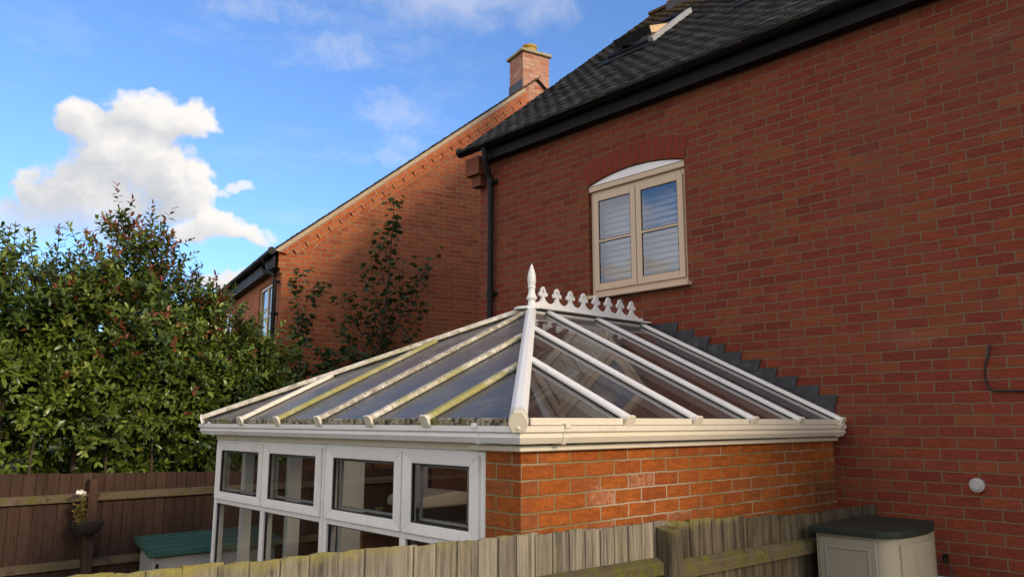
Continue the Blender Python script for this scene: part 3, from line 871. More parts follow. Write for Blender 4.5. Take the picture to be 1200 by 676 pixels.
# ------------------------------------------------------------------ the conservatory
con = thing('conservatory', 'white framed conservatory with hipped glazed roof, roof crest and orange brick side wall', 'conservatory', CONS_LOC)
CXR, CXL, CYF = -.284, -3.82, -3.207
EVZ, EVR, EVL, EVF = 2.315, -.20, -3.84, -3.30     # eaves line of the glazing
RGX, RGZ, RGY = -2.02, 3.185, -1.45
PXL = -.535                                          # inner side of the front pier
w = MB(); w.box(PXL + .002, CXR, CYF, 0, 0, 2.162)
# wall in an L: the box above is cut back to one brick thickness by a second, hollow part
w = MB(); w.box(CXR - .215, CXR, CYF + .0, -.002, 0, 2.162); w.box(PXL, CXR - .215, CYF, CYF + .215, 0, 2.162)
w.build('side_wall', M['brick_cons'], con)
dw = MB(); dw.box(CXL, PXL - .002, CYF + .01, CYF + .215, 0, .60); dw.box(CXL, CXL + .2, CYF + .215, -.002, 0, .60)
dw.build('dwarf_wall', M['brick_cons'], con)
fl = MB(); fl.box(CXL + .2, CXR - .215, CYF + .215, -.002, .02, .16); fl.build('floor', M['floor'], con)
# white cover strip over the brickwork, returning round the pier
st = MB()
st.box(CXR - .01, CXR + .040, CYF - .042, -.003, 2.163, 2.190); st.box(-.615, CXR - .01, CYF - .042, CYF + .02, 2.163, 2.190)
st.build('cover_strip', M['upvc_cream_sun'], con, bevel=.004)
# eaves beam
eb = MB(); eb.box(CXR - .06, CXR + .006, CYF, -.003, 2.192, 2.32); eb.box(CXL, CXR - .06, CYF - .006, CYF + .055, 2.158, 2.32); eb.box(CXL - .006, CXL + .055, CYF + .055, -.003, 2.158, 2.32)
eb.build('eaves_beam', M['upvc_cream_sun'], con)
# ogee gutter, mitred at the corners
og = [(.0, .0), (.0, .082), (.006, .082), (.006, .006), (.070, .006), (.084, .028), (.078, .05), (.094, .060), (.094, .082), (.104, .082), (.104, .055), (.090, .046), (.094, .028), (.078, .0)]
def gut(mb, p0, p1, cut0, cut1, grow=0.0):
    mb.sweep([(a + (grow if a > .05 else 0), b - (grow if b < .01 else 0)) for a, b in og], p0, p1, cut0=cut0, cut1=cut1)
gz = 2.200
gx = CXR + .012; gy = CYF - .012; glx = CXL - .012
c1 = (1, 1, 0)
gm = MB(); gut(gm, (gx, gy, gz), (gx, -.0 - .02, gz), (1, 1, 0), None)
gm.build('gutter', M['upvc_cream_sun'], con)
gm = MB(); gut(gm, (glx, gy, gz), (gx, gy, gz), (1, -1, 0), (1, 1, 0)); gm.build('gutter', M['upvc'], con)
gm = MB(); gut(gm, (glx, -.02, gz), (glx, gy, gz), None, (1, -1, 0)); gm.build('gutter', M['upvc'], con)
for p0, p1 in (((gx, -3.03, gz), (gx, -3.00, gz)), ((gx, -.13, gz), (gx, -.09, gz)), ((-.50, gy, gz), (-.47, gy, gz)), ((-3.72, gy, gz), (-3.69, gy, gz))):
    b = MB(); gut(b, p0, p1, None, None, .006)
    d_ = Vector(p1) - Vector(p0); s_ = d_.normalized().cross(Vector((0, 0, 1)))
    q = Vector(p0) + s_ * .088 + Vector((0, 0, .070)); q2 = Vector(p1) + s_ * .116 + Vector((0, 0, .094))
    b.box(q.x, q2.x, q.y, q2.y, q.z, q2.z)
    b.build('gutter_bracket', M['upvc_cream_sun'] if abs(d_.y) > abs(d_.x) else M['upvc'], con, bevel=.002)

# glazing planes
TP = (RGZ - EVZ) / (RGX - EVR)       # slope
slope = abs(TP)
def gzr(x): return EVZ + (EVR - x) * slope
def gzf(y): return EVZ + (y - EVF) * slope * ((EVR - RGX) / (RGY - EVF))
fs_ = slope * ((EVR - RGX) / (RGY - EVF))
nR = Vector((slope, 0, 1)).normalized(); nL = Vector((-slope, 0, 1)).normalized(); nF = Vector((0, -fs_, 1)).normalized()
RY_ = [-2.54, -1.925, -1.31, -.71, -.085]           # rafters on the right slope
FX_ = [-.87, -1.405, -1.985, -2.54, -3.12]           # rafters on the front slope
def hipx_r(y): return EVR - max(0, (y - EVF)) * ((EVR - RGX) / (RGY - EVF)) if y < RGY else RGX
def hipy_r(x): return EVF + (EVR - x) * ((RGY - EVF) / (EVR - RGX)) if x > RGX else EVF + (x - EVL) * ((RGY - EVF) / (RGX - EVL))
def slab(poly, n, t, name, mat):
    mb = MB(); k_ = len(poly)
    P = [Vector(p) for p in poly]
    vs_ = [tuple(p + n * .0) for p in P] + [tuple(p - n * t) for p in P]
    fs2 = [tuple(range(k_)), tuple(range(2 * k_ - 1, k_ - 1, -1))] + [((i + 1) % k_, i, i + k_, (i + 1) % k_ + k_) for i in range(k_)]
    mb.add(vs_, fs2); return mb.build(name, mat, con)
GT = .016
# right and left slopes between rafters
cuts = [EVF] + RY_ + [-.005]
for sgn in (1, -1):
    for a, b_ in zip(cuts[:-1], cuts[1:]):
        a2, b2 = a + .006, b_ - .006
        pl = [(EVR, a2), (EVR, b2), (hipx_r(b2), b2)]
        if a2 < RGY < b2: pl.append((RGX, RGY))
        pl.append((hipx_r(a2), a2))
        poly = [(x if sgn > 0 else 2 * RGX - x, y, gzr(x)) for x, y in pl]
        slab(poly, nR if sgn > 0 else nL, GT, 'roof_pane', M['roof_glass'])
cuts = [EVR] + FX_ + [EVL]
for a, b_ in zip(cuts[:-1], cuts[1:]):
    a2, b2 = a - .006, b_ + .006
    pl = [(a2, EVF), (b2, EVF), (b2, hipy_r(b2))]
    if a2 > RGX > b2: pl.append((RGX, RGY))
    pl.append((a2, hipy_r(a2)))
    slab([(x, y, gzf(y)) for x, y in pl], nF, GT, 'roof_pane', M['roof_glass_dirty'])
# rafters: raised outer cap with a dark gasket line, slimmer bar below the sheet
capP = [(-.030, .003), (.030, .003), (.030, .016), (.022, .030), (-.022, .030), (-.030, .016)]
gasP = [(-.033, .0015), (.033, .0015), (.033, .0055), (-.033, .0055)]
barP = [(-.028, -.075), (.028, -.075), (.028, -.0175), (-.028, -.0175)]
def rafter(p_low, p_high, n, mat, capmat):
    d = (Vector(p_high) - Vector(p_low)).normalized()
    r_ = MB(); r_.sweep(capP, Vector(p_low) - d * .03, p_high, up=n); o_ = r_.build('rafter', mat, con, bevel=.003)
    g_ = MB(); g_.sweep(gasP, Vector(p_low) - d * .01, p_high, up=n); g_.build('gasket', M['seal'], o_)
    b_ = MB(); b_.sweep(barP, Vector(p_low) + d * .05, p_high, up=n); b_.build('glazing_bar', M['upvc_in'], o_)
    e_ = MB(); e_.sweep([(-.036, -.03), (.036, -.03), (.036, .024), (.024, .038), (-.024, .038), (-.036, .024)], Vector(p_low) - d * .045, Vector(p_low) - d * .028, up=n)
    e_.sweep([(-.036, -.055), (.036, -.055), (.036, -.02), (-.036, -.02)], Vector(p_low) - d * .03, Vector(p_low) + d * .0, up=n)
    e_.build('end_cap', capmat, o_, bevel=.003)
for sgn in (1, -1):
    for y in RY_:
        x1 = hipx_r(y); x1 = x1 + (.03 if y < RGY else .05)
        A = (EVR, y, gzr(EVR)); B = (x1, y, gzr(x1))
        if sgn < 0: A = (2 * RGX - A[0], A[1], A[2]); B = (2 * RGX - B[0], B[1], B[2])
        rafter(A, B, nR if sgn > 0 else nL, M['upvc'], M['upvc_cream_sun'] if sgn > 0 else M['upvc'])
fm = [M['moss5'], M['moss4'], M['moss2'], M['moss3'], M['moss0']]
for x, mm in zip(FX_, fm):
    y1 = hipy_r(x) - .03
    rafter((x, EVF, gzf(EVF)), (x, y1, gzf(y1)), nF, mm, M['moss0'])
# hips
hipP = [(-.041, .004), (.041, .004), (.041, .016), (.018, .044), (-.018, .044), (-.041, .016)]
for ex, mm in ((EVR, M['upvc']), (EVL, M['moss1'])):
    A = Vector((ex, EVF, EVZ)); B = Vector((RGX, RGY, RGZ)); d = (B - A).normalized()
    nh_ = (nF + (nR if ex == EVR else nL)).normalized()
    hp = MB(); hp.sweep(hipP, A - d * .02, B, up=nh_); ho = hp.build('hip_bar', mm, con, bevel=.004)
    hb = MB(); hb.sweep([(-.035, -.08), (.035, -.08), (.035, -.02), (-.035, -.02)], A + d * .08, B, up=nh_); hb.build('glazing_bar', M['upvc_in'], ho)
    he = MB()
    if ex == EVR:
        he.sweep([(-.030, -.05), (.030, -.05), (.046, -.010), (.042, .016), (.020, .052), (-.020, .052), (-.042, .016), (-.046, -.010)], A - d * .055, A + d * .015, up=nh_)
        he.sweep([(.011 * math.cos(t), -.028 + .011 * math.sin(t)) for t in np.linspace(0, 2 * math.pi, 12, endpoint=False)], A - d * .059, A - d * .05, up=nh_)
    else:
        he.sweep([(-.046, -.03), (.046, -.03), (.046, .018), (.02, .048), (-.02, .048), (-.046, .018)], A - d * .03, A - d * .018, up=nh_)
    he.build('hip_end_cap', M['upvc_cream_sun'] if ex == EVR else M['upvc'], ho, bevel=.004)
# eaves strips closing the sheets
es = MB(); es.box(EVR - .02, EVR + .02, EVF + .06, -.005, EVZ - .032, EVZ + .004); es.build('eaves_strip', M['upvc_cream_sun'], con, bevel=.004)
es = MB(); es.box(EVL + .06, EVR - .06, EVF - .02, EVF + .02, EVZ - .034, EVZ + .003); es.build('eaves_strip', M['eave_moss'], con, bevel=.004)
es = MB(); es.box(EVL - .02, EVL + .02, EVF + .06, -.005, EVZ - .032, EVZ + .004); es.build('eaves_strip', M['upvc'], con, bevel=.004)
# ridge cap, cresting, finial
rc = MB()
rc.prism([(RGX - .10, RGZ + .005), (RGX + .10, RGZ + .005), (RGX + .10, RGZ + .018), (RGX + .03, RGZ + .036), (RGX - .03, RGZ + .036), (RGX - .10, RGZ + .018)], 'y', RGY - .03, -.004)
rc.prism([(RGX - .13, RGY - .03), (RGX - .075, RGY - .12), (RGX, RGY - .155), (RGX + .075, RGY - .12), (RGX + .13, RGY - .03), (RGX + .10, RGY - .02), (RGX - .10, RGY - .02)], 'z', RGZ - .004, RGZ + .016)
rco = rc.build('ridge_cap', M['upvc'], con, bevel=.004)
rbm = MB(); rbm.box(RGX - .05, RGX + .05, RGY, -.004, RGZ - .09, RGZ - .01); rbm.build('ridge_beam', M['upvc_in'], con)
cr = MB()
t0, t1 = RGX - .009, RGX + .009
base0 = RGZ + .036
cr.box(RGX - .016, RGX + .016, RGY + .02, -.02, base0, base0 + .022)
ys_ = [-1.319 + .1642 * i for i in range(8)]
def mirror(pts): return pts + [(-a, b) for a, b in reversed(pts) if abs(a) > 1e-6]
for i, yc in enumerate(ys_):
    hw = .0821
    out_r = [(hw, .018), (hw, .034)]
    n_ = 7
    for k2 in range(n_ + 1):          # concave sweep from the trough up to the stem
        t = k2 / n_ * math.pi / 2
        out_r.append((hw - (hw - .014) * math.sin(t), .034 + .058 * (1 - math.cos(t))))
    out_r += [(.014, .100), (.020, .098), (.034, .088), (.047, .094), (.050, .106), (.043, .124), (.032, .116), (.028, .126), (.027, .142), (.018, .158), (.007, .168), (0, .171)]
    right = [(yc + a, base0 + b) for a, b in out_r]; left = [(yc - a, base0 + b) for a, b in reversed(out_r[:-1])]
    outline = right + left
    hole = [(yc + .0095 * math.cos(a), base0 + .128 + .020 * math.sin(a)) for a in np.linspace(-math.pi / 2, 1.5 * math.pi, 13)[:-1]]
    bm = bmesh.new()
    ov = [bm.verts.new((t0, a, b)) for a, b in outline]; hv = [bm.verts.new((t0, a, b)) for a, b in hole]
    eds = [bm.edges.new((ov[j], ov[(j + 1) % len(ov)])) for j in range(len(ov))] + [bm.edges.new((hv[j], hv[(j + 1) % len(hv)])) for j in range(len(hv))]
    bmesh.ops.triangle_fill(bm, edges=eds, use_beauty=True)
    ret = bmesh.ops.extrude_face_region(bm, geom=list(bm.faces))
    for v in [e for e in ret['geom'] if isinstance(e, bmesh.types.BMVert)]: v.co.x = t1
    bm.verts.index_update()
    cr.add([tuple(v.co) for v in bm.verts], [tuple(v.index for v in f.verts) for f in bm.faces]); bm.free()
cr.build('cresting', M['upvc'], con)
fn = MB(); fn.lathe([(.034, 0), (.034, .03), (.030, .05), (.026, .062), (.040, .07), (.043, .085), (.034, .10), (.026, .13), (.027, .158), (.033, .165), (.033, .176), (.027, .182), (.033, .21), (.035, .235), (.031, .275), (.022, .31), (.010, .345), (.002, .362)], (RGX, RGY + .005, RGZ + .018), 24)
fn.build('finial', M['upvc'], con, smooth=True)
# stepped lead flashing up the house wall, right slope and left slope
fsr = MB(); fsl = MB()
course = .075
zt0 = 3.25 - .075 * 14 + .0              # a bed joint on the house wall
i = 0
z = 2.30
joints = [3.25 - .075 * k2 for k2 in range(13, -3, -1)]
for zj in joints:
    # lead tongue below each joint: runs from the roof line out to where the next course steps in
    xr = EVR - (zj - EVZ) / slope          # roof line at this height
    if xr > EVR - .28 or xr < RGX - .05: continue
    xo = xr + .375 + random.uniform(-.014, .014)
    x_in = xr - .22
    zb_ = gzr(min(xo, EVR)) - .05
    pl = [(max(x_in, RGX), zj), (xo + random.uniform(-.004, .012), zj + random.uniform(-.005, .003)), (xo - .022 + random.uniform(-.012, .012), zj - .088), (xo - .03, gzr(xo) + .0), (max(x_in, RGX), gzr(max(x_in, RGX)) - .02)]
    yo = -.006 - random.uniform(0, .006)
    for mb, mir in ((fsr, False), (fsl, True)):
        q = [((2 * RGX - a) if mir else a, b) for a, b in pl]
        P = [(a, yo - (.006 if j in (1, 2) else 0), b) for j, (a, b) in enumerate(q)]
        n_ = len(P)
        mb.add(P + [(a, yo + .003, b) for a, _, b in P], [tuple(range(n_)), tuple(range(2 * n_ - 1, n_ - 1, -1))] + [((j + 1) % n_, j, j + n_, (j + 1) % n_ + n_) for j in range(n_)])
for mb, mir in ((fsr, False), (fsl, True)):
    A = (EVR + .0, -.04, gzr(EVR) + .012); B = (RGX, -.04, gzr(RGX) + .012)
    if mir: A = (2 * RGX - A[0], A[1], A[2]); B = (2 * RGX - B[0], B[1], B[2])
    mb.sweep([(-.06, .0), (.035, .0), (.035, .008), (-.06, .008)] if not mir else [(-.035, .0), (.06, .0), (.06, .008), (-.035, .008)], A, B, up=(nL if mir else nR))
    mb.build('lead_flashing', M['lead'], con)

# window wall: frames, opening top lights, fixed lights below
def window_frame(x0, x1, zsplit, z0, z1, mid):
    f_ = MB(); y0, y1 = CYF, CYF + .07; t = .045
    f_.box(x0, x0 + t, y0, y1, z0, z1); f_.box(x1 - t, x1, y0, y1, z0, z1); f_.box(x0 + t, x1 - t, y0, y1, z1 - t, z1); f_.box(x0 + t, x1 - t, y0, y1, z0, z0 + t)
    f_.box(x0 + t, x1 - t, y0, y1, zsplit - .028, zsplit + .028)
    f_.box(mid - .03, mid + .03, y0, y1, zsplit + .028, z1 - t); f_.box(mid - .03, mid + .03, y0, y1, z0 + t, zsplit - .028)
    fr = f_.build('window_frame', M['upvc'], con, bevel=.005, seg=2)
    for a, b_ in ((x0 + .03, mid - .006), (mid + .006, x1 - .03)):
        sh = MB(); s_ = .078; sv_ = .056; ya, yb = CYF - .016, CYF - .001; za, zb2 = zsplit + .008, z1 - .022
        # mitred sash: four trapezoid rails with a sloping bead
        def rail(p):       # p: outer a, outer b, inner b, inner a (x,z)
            (ax, az), (bx, bz), (cx_, cz_), (dx_, dz_) = p
            sh.hexa([(ax, ya, az), (bx, ya, bz), (cx_, ya + .006, cz_), (dx_, ya + .006, dz_), (ax, yb, az), (bx, yb, bz), (cx_, yb + .03, cz_), (dx_, yb + .03, dz_)])
        o1 = [(a, za), (b_, za), (b_, zb2), (a, zb2)]; i1 = [(a + s_, za + sv_), (b_ - s_, za + sv_), (b_ - s_, zb2 - sv_), (a + s_, zb2 - sv_)]
        for j in range(4):
            e_ = .0006
            rail((o1[j], o1[(j + 1) % 4], i1[(j + 1) % 4], i1[j]))
        so = sh.build('sash', M['upvc'], fr, bevel=.0035, seg=2)
        gs = MB()
        for (q0, q1, q2, q3) in ((a + s_, a + s_ + .007, za + sv_, zb2 - sv_), (b_ - s_ - .007, b_ - s_, za + sv_, zb2 - sv_)):
            gs.box(q0, q1, ya + .012, ya + .03, q2, q3)
        gs.box(a + s_ + .007, b_ - s_ - .007, ya + .012, ya + .03, za + sv_, za + sv_ + .007); gs.box(a + s_ + .007, b_ - s_ - .007, ya + .012, ya + .03, zb2 - sv_ - .007, zb2 - sv_)
        gs.build('seal', M['seal'], fr)
        p = MB(); p.box(a + s_ - .006, b_ - s_ + .006, ya + .020, ya + .024, za + sv_ - .006, zb2 - sv_ + .006); p.build('pane', M['glass'], fr)
        # inner spacer edge of the double glazing
        ib = MB(); u0, u1, v0, v1 = a + s_ + .007, b_ - s_ - .007, za + sv_ + .007, zb2 - sv_ - .007; tt = .014
        for bxs in ((u0, u0 + tt, v0, v1), (u1 - tt, u1, v0, v1), (u0 + tt, u1 - tt, v0, v0 + tt), (u0 + tt, u1 - tt, v1 - tt, v1)): ib.box(bxs[0], bxs[1], CYF + .045, CYF + .06, bxs[2], bxs[3])
        ib.build('inner_bead', M['alu'], fr)
        # fixed light below
        xa, xb = (x0 + t, mid - .03) if a < mid - .1 and b_ < mid else (mid + .03, x1 - t)
        p = MB(); p.box(xa - .004, xb + .004, CYF + .022, CYF + .026, z0 + t - .004, zsplit - .024); p.build('pane', M['glass'], fr)
        g2 = MB(); q = .007
        g2.box(xa, xa + q, CYF + .014, CYF + .03, z0 + t, zsplit - .028); g2.box(xb - q, xb, CYF + .014, CYF + .03, z0 + t, zsplit - .028); g2.box(xa + q, xb - q, CYF + .014, CYF + .03, zsplit - .028 - q, zsplit - .028)
        g2.build('seal', M['seal'], fr)
window_frame(-3.815, -2.103, 1.70, .605, 2.156, -2.962)
window_frame(-2.097, -.545, 1.70, .605, 2.156, -1.232)
js = MB(); js.box(-.545 + .001, PXL - .001, CYF + .004, CYF + .05, .605, 2.156); js.build('sealant_joint', M['upvc'], con)
# far side: glazed wall seen through the windows
def side_wall():
    f_ = MB(); x0, x1 = CXL, CXL + .07
    z0, z1 = .605, 2.156
    stiles = [(CYF + .215, CYF + .29), (-2.60, -2.49), (-2.09, -1.87), (-1.34, -1.16), (-.62, -.50), (-.08, -.004)]
    for a, b_ in stiles: f_.box(x0, x1, a, b_, z0, z1)
    for (_, a), (b_, _) in zip(stiles[:-1], stiles[1:]):
        f_.box(x0 + .002, x1 - .002, a, b_, z1 - .09, z1 - .001); f_.box(x0 + .002, x1 - .002, a, b_, z0 + .001, z0 + .09)
    fr = f_.build('side_window_frame', M['upvc_in'], con, bevel=.004)
    for (_, a), (b_, _) in zip(stiles[:-1], stiles[1:]):
        p = MB(); p.box(x0 + .03, x0 + .034, a, b_, z0 + .09, z1 - .09); p.build('pane', M['glass'], fr)
side_wall()

# things inside the conservatory
su = thing('shelf_unit', 'brown wooden shelf unit inside the conservatory under the printer', 'shelf unit', (-2.05, -2.35, .16))
b = MB(); b.box(-2.6, -2.57, -2.62, -2.12, .16, 1.56); b.box(-1.42, -1.39, -2.62, -2.12, .16, 1.56); b.box(-2.57, -1.42, -2.14, -2.12, .16, 1.56); b.build('side_panel', M['wood_brown'], su)
for z in (.25, .7, 1.13): 
    b = MB(); b.box(-2.568, -1.422, -2.62, -2.142, z, z + .02); b.build('shelf', M['wood_brown'], su)
b = MB(); b.box(-2.62, -1.37, -2.65, -2.10, 1.562, 1.59); b.build('top', M['wood_brown'], su, bevel=.003)
pr = thing('printer', 'cream and black desktop printer standing inside the conservatory window', 'printer', (-2.12, -2.36, 1.59))
b = MB(); b.box(-2.28, -1.92, -2.56, -2.18, 1.592, 1.725); b.build('base', M['printer_dark'], pr, bevel=.01)
b = MB(); b.prism([(-2.60, 1.727), (-2.18, 1.727), (-2.18, 1.815), (-2.30, 1.825), (-2.56, 1.80), (-2.60, 1.785)], 'x', -2.30, -1.90); b.build('cover', M['printer_cream'], pr, bevel=.012)
b = MB(); b.box(-2.25, -1.95, -2.63, -2.56, 1.60, 1.612); b.build('paper_tray', M['printer_cream'], pr)
bx_ = thing('glass_jar', 'small clear glass jar with a yellow-green lid beside the printer', 'jar', (-2.45, -2.56, 1.59))
b = MB(); b.lathe([(.03, 0), (.032, .01), (.032, .07), (.026, .08)], (-2.45, -2.56, 1.592), 16); b.build('jar_body', M['glass'], bx_, smooth=True)
M['lid_green'] = simple('yellow_green_lid', (.35, .45, .08), .4)
b = MB(); b.lathe([(.029, 0), (.03, .018), (.02, .022)], (-2.45, -2.56, 1.674), 16); b.build('lid', M['lid_green'], bx_, smooth=True)

# ------------------------------------------------------------------ near fence (weathered feather-edge boards)
def rnd_attr(o, vals):
    at = o.data.attributes.new('rnd', 'FLOAT', 'FACE'); at.data.foreach_set('value', vals)
nf = thing('board_fence', 'weathered grey garden fence with mossy rail and post, in front of the conservatory', 'fence', (0, -3.0, 0))
def fence_top(y): 
    ys__ = [-9.5, -5.0, -3.5, -2.4, -.9, 0]; zs__ = [1.98, 1.884, 1.842, 1.812, 1.735, 1.735]
    return float(np.interp(y, ys__, zs__))
bA = MB(); bB = MB(); rA = []; rB = []
y = -9.2
while y < -.03:
    wd = random.uniform(.098, .108)
    y1 = min(y + wd + .018, -.012)
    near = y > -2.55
    dz = random.uniform(-.006, .006)
    z0a, z0b = fence_top(y) + dz, fence_top(y1) + dz + random.uniform(-.003, .003)
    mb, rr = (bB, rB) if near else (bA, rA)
    # feather edge: thick at one side, thin at the other, with a slightly worn top
    x_thin, x_thick = .003, (.0055 if near else .010)
    tilt = random.uniform(-.002, .003)
    nseg = 4
    topz = [z0a + (z0b - z0a) * k2 / nseg + random.uniform(-.004, .003) for k2 in range(nseg + 1)]
    topz[0] -= random.uniform(0, .008); topz[-1] -= random.uniform(0, .004)
    vs_ = []
    for k2 in range(nseg + 1):
        t = k2 / nseg; yy = y + (y1 - y) * t
        xf = x_thick + (x_thin - x_thick) * t + tilt
        vs_ += [(xf, yy, .08), (xf, yy, topz[k2]), (-.018, yy, topz[k2] - .003), (-.018, yy, .08)]
    fs2 = []
    for k2 in range(nseg):
        a = 4 * k2; c_ = a + 4
        fs2 += [(a, c_, c_ + 1, a + 1), (a + 1, c_ + 1, c_ + 2, a + 2), (a + 2, c_ + 2, c_ + 3, a + 3)]
    fs2 += [(0, 1, 2, 3), (4 * nseg + 3, 4 * nseg + 2, 4 * nseg + 1, 4 * nseg)]
    mb.add(vs_, fs2); v_ = random.random(); rr += [v_] * len(fs2)
    y += wd
o_ = bA.build('boards', M['fence'], nf, recalc=False); rnd_attr(o_, rA)
o_ = bB.build('boards', M['fence_damp_shade'], nf, recalc=False); rnd_attr(o_, rB)
for (ya, yb) in ((-9.2, -5.27), (-5.17, -2.585), (-2.485, -.03)):
    for dz in (.26, .95, 1.60):
        rl = MB()
        zA, zB = fence_top(ya) - dz, fence_top(yb) - dz
        if dz == .26: zA, zB = fence_top(ya) - .262, fence_top(yb) - (.228 if yb < -2 else .225)
        rl.hexa([(.016, ya, zA), (.06, ya, zA - .012), (.06, yb, zB - .012), (.016, yb, zB), (.016, ya, zA + .078), (.058, ya, zA + .052), (.058, yb, zB + .048), (.016, yb, zB + .070)])
        rl.build('rail', M['rail_moss'], nf, bevel=.004)
for yc, zt_ in ((-2.535, 1.79), (-5.22, 1.87), (-7.8, 1.93)):
    ps = MB(); ps.hexa([(.016, yc - .047, 0), (.088, yc - .047, 0), (.088, yc + .047, 0), (.016, yc + .047, 0),
                        (.016, yc - .047, zt_ + .01), (.088, yc - .047, zt_ - .008), (.088, yc + .047, zt_ - .006), (.016, yc + .047, zt_ + .01)])
    po = ps.build('post', M['fence_damp_shade'], nf, bevel=.005)
    rnd_attr(po, [.6] * len(po.data.polygons))

# ------------------------------------------------------------------ brown fence at the far side of the garden
bf = thing('brown_fence', 'dark brown stained board fence with two pale rails, under the green hedge', 'fence', (-6.62, -3.5, 0))
def btop(y): return 1.79 + (-y - 4.18) * .028
fbm = MB(); rr = []
y = -13.0
while y < 1.0:
    y1 = y + .105 + random.uniform(0, .01); dz = random.uniform(-.006, .006)
    P = [(-6.598, y, .1), (-6.612, y1, .1), (-6.625, y1, .1), (-6.625, y, .1), (-6.598, y, btop(y) + dz), (-6.612, y1, btop(y1) + dz), (-6.625, y1, btop(y1) + dz), (-6.625, y, btop(y) + dz)]
    fbm.hexa(P); v_ = random.random(); rr += [v_] * 6
    y = y1 - .004
o_ = fbm.build('boards', M['fence_dark'], bf, recalc=False); rnd_attr(o_, rr)
posts = (-10.6, -8.2, -5.8, -3.36, -.95)
pr_y = [-13.0] + list(posts) + [1.0]
for a, b_ in zip(pr_y[:-1], pr_y[1:]):
    for z0_ in (1.495, .845, .2):
        rl = MB(); rl.hexa([(-6.597, a + .05, z0_), (-6.553, a + .05, z0_ - .004), (-6.553, b_ - .05, z0_ - .004), (-6.597, b_ - .05, z0_), (-6.597, a + .05, z0_ + .078), (-6.555, a + .05, z0_ + .058), (-6.555, b_ - .05, z0_ + .058), (-6.597, b_ - .05, z0_ + .078)])
        rl.build('rail', M['rail_back'], bf, bevel=.003)
for yc in posts:
    ps = MB(); ps.box(-6.597, -6.50, yc - .045, yc + .045, 0, 1.71); po = ps.build('post', M['fence_dark'], bf, bevel=.004); rnd_attr(po, [.9] * len(po.data.polygons))

# hanging basket on the post
hb = thing('hanging_basket', 'small dark wall basket hung on the brown fence post', 'basket', (-6.38, -3.42, 1.2))
bc_ = (-6.37, -3.42)
b = MB()
b.lathe([(.03, 1.175), (.07, 1.187), (.105, 1.215), (.135, 1.262), (.142, 1.29), (.148, 1.292), (.148, 1.302), (.136, 1.302), (.128, 1.27)], (bc_[0], bc_[1], 0), 22)
b.build('bowl', M['basket'], hb)
b = MB()
for k2 in range(14):
    t = 2 * math.pi * k2 / 14
    b.tube([(bc_[0] + r_ * math.cos(t), bc_[1] + r_ * math.sin(t), z) for r_, z in ((.150, 1.305), (.142, 1.262), (.112, 1.21), (.074, 1.180))], .0035, 5)
b.build('wire_frame', M['wire'], hb)
b = MB(); b.lathe([(.127, 0), (.10, .02), (.04, .028)], (bc_[0], bc_[1], 1.272), 18); b.build('soil', M['soil'], hb)
fp = thing('pansy_plant', 'spindly white-flowered bedding plant with yellowing leaves growing in the basket', 'plant', (-6.37, -3.5, 1.29))
b = MB(); lv = MB(); pt = MB(); tip = []
def little_leaf(mb, p, ax, up, L, W):
    ax = Vector(ax).normalized(); s_ = ax.cross(Vector(up)).normalized()
    p = Vector(p); u = s_.cross(ax)
    mb.add([p, p + ax * L * .5 + s_ * W, p + ax * L * .5 - u * W * .35, p + ax * L * .5 - s_ * W, p + ax * L], [(0, 2, 1), (0, 3, 2), (1, 2, 4), (2, 3, 4)])
for k2 in range(12):
    p0 = Vector((-6.37 + random.uniform(-.05, .05), -3.475 + random.uniform(-.05, .04), 1.28)); H = random.uniform(.14, .33)
    pts = [p0 + Vector((random.uniform(-.012, .012) * j, random.uniform(-.018, .004) * j, H * j / 4)) for j in range(5)]
    b.tube(pts, .003, 5)
    for j in range(1, 5):
        for _ in range(4):
            t = random.uniform(0, 6.28)
            little_leaf(lv, pts[j], (math.cos(t), math.sin(t), random.uniform(-.3, .6)), (0, 0, 1), random.uniform(.03, .055), random.uniform(.009, .016))
    tip.append(pts[-1])
b.build('stem', M['stem'], fp)
o_ = lv.build('leaves', M['leaf_dry'], fp, recalc=False); rnd_attr(o_, list(RNG.random(len(o_.data.polygons))))
tip.sort(key=lambda v: -v.z)
for tp in tip[:2] + [Vector((-6.36, -3.515, 1.60)), Vector((-6.35, -3.545, 1.605))]:
    pt = MB()
    for k2 in range(5):
        t = 2 * math.pi * k2 / 5 + random.random()
        ax = Vector((.45, math.cos(t), math.sin(t)))
        little_leaf(pt, tp, ax, (1, 0, .2), random.uniform(.022, .032), .013)
    pt.build('flower', M['petal'], fp, recalc=False)

# green-lidded storage chest by the brown fence
ck = thing('storage_chest', 'cream plastic storage chest with a green planked lid, against the brown fence', 'storage chest', (-6.15, -2.2, 0))
b = MB(); b.box(-6.56, -6.165, -2.84, -1.50, .05, .955); b.build('body', M['chest_body'], ck, bevel=.01)
lid = MB()
ya, yb = -2.905, -1.44
def lz(x): return 1.095 + (x + 6.59) * (-.105 / .50)
for j in range(4):
    xa = -6.59 + .122 * j; xb = xa + .119
    lid.hexa([(xa, ya + .03, lz(xa) - .03), (xb, ya + .03, lz(xb) - .03), (xb, yb - .03, lz(xb) - .03), (xa, yb - .03, lz(xa) - .03),
              (xa, ya + .03, lz(xa) + .003), (xb, ya + .03, lz(xb) + .003), (xb, yb - .03, lz(xb) + .003), (xa, yb - .03, lz(xa) + .003)])
lid.hexa([(-6.59, ya, lz(-6.59) - .06), (-6.10, ya, lz(-6.10) - .06), (-6.10, ya + .027, lz(-6.10) - .06), (-6.59, ya + .027, lz(-6.59) - .06),
          (-6.59, ya, lz(-6.59)), (-6.10, ya, lz(-6.10)), (-6.10, ya + .027, lz(-6.10)), (-6.59, ya + .027, lz(-6.59))])
lid.box(-6.112, -6.085, ya, yb, .93, .995)
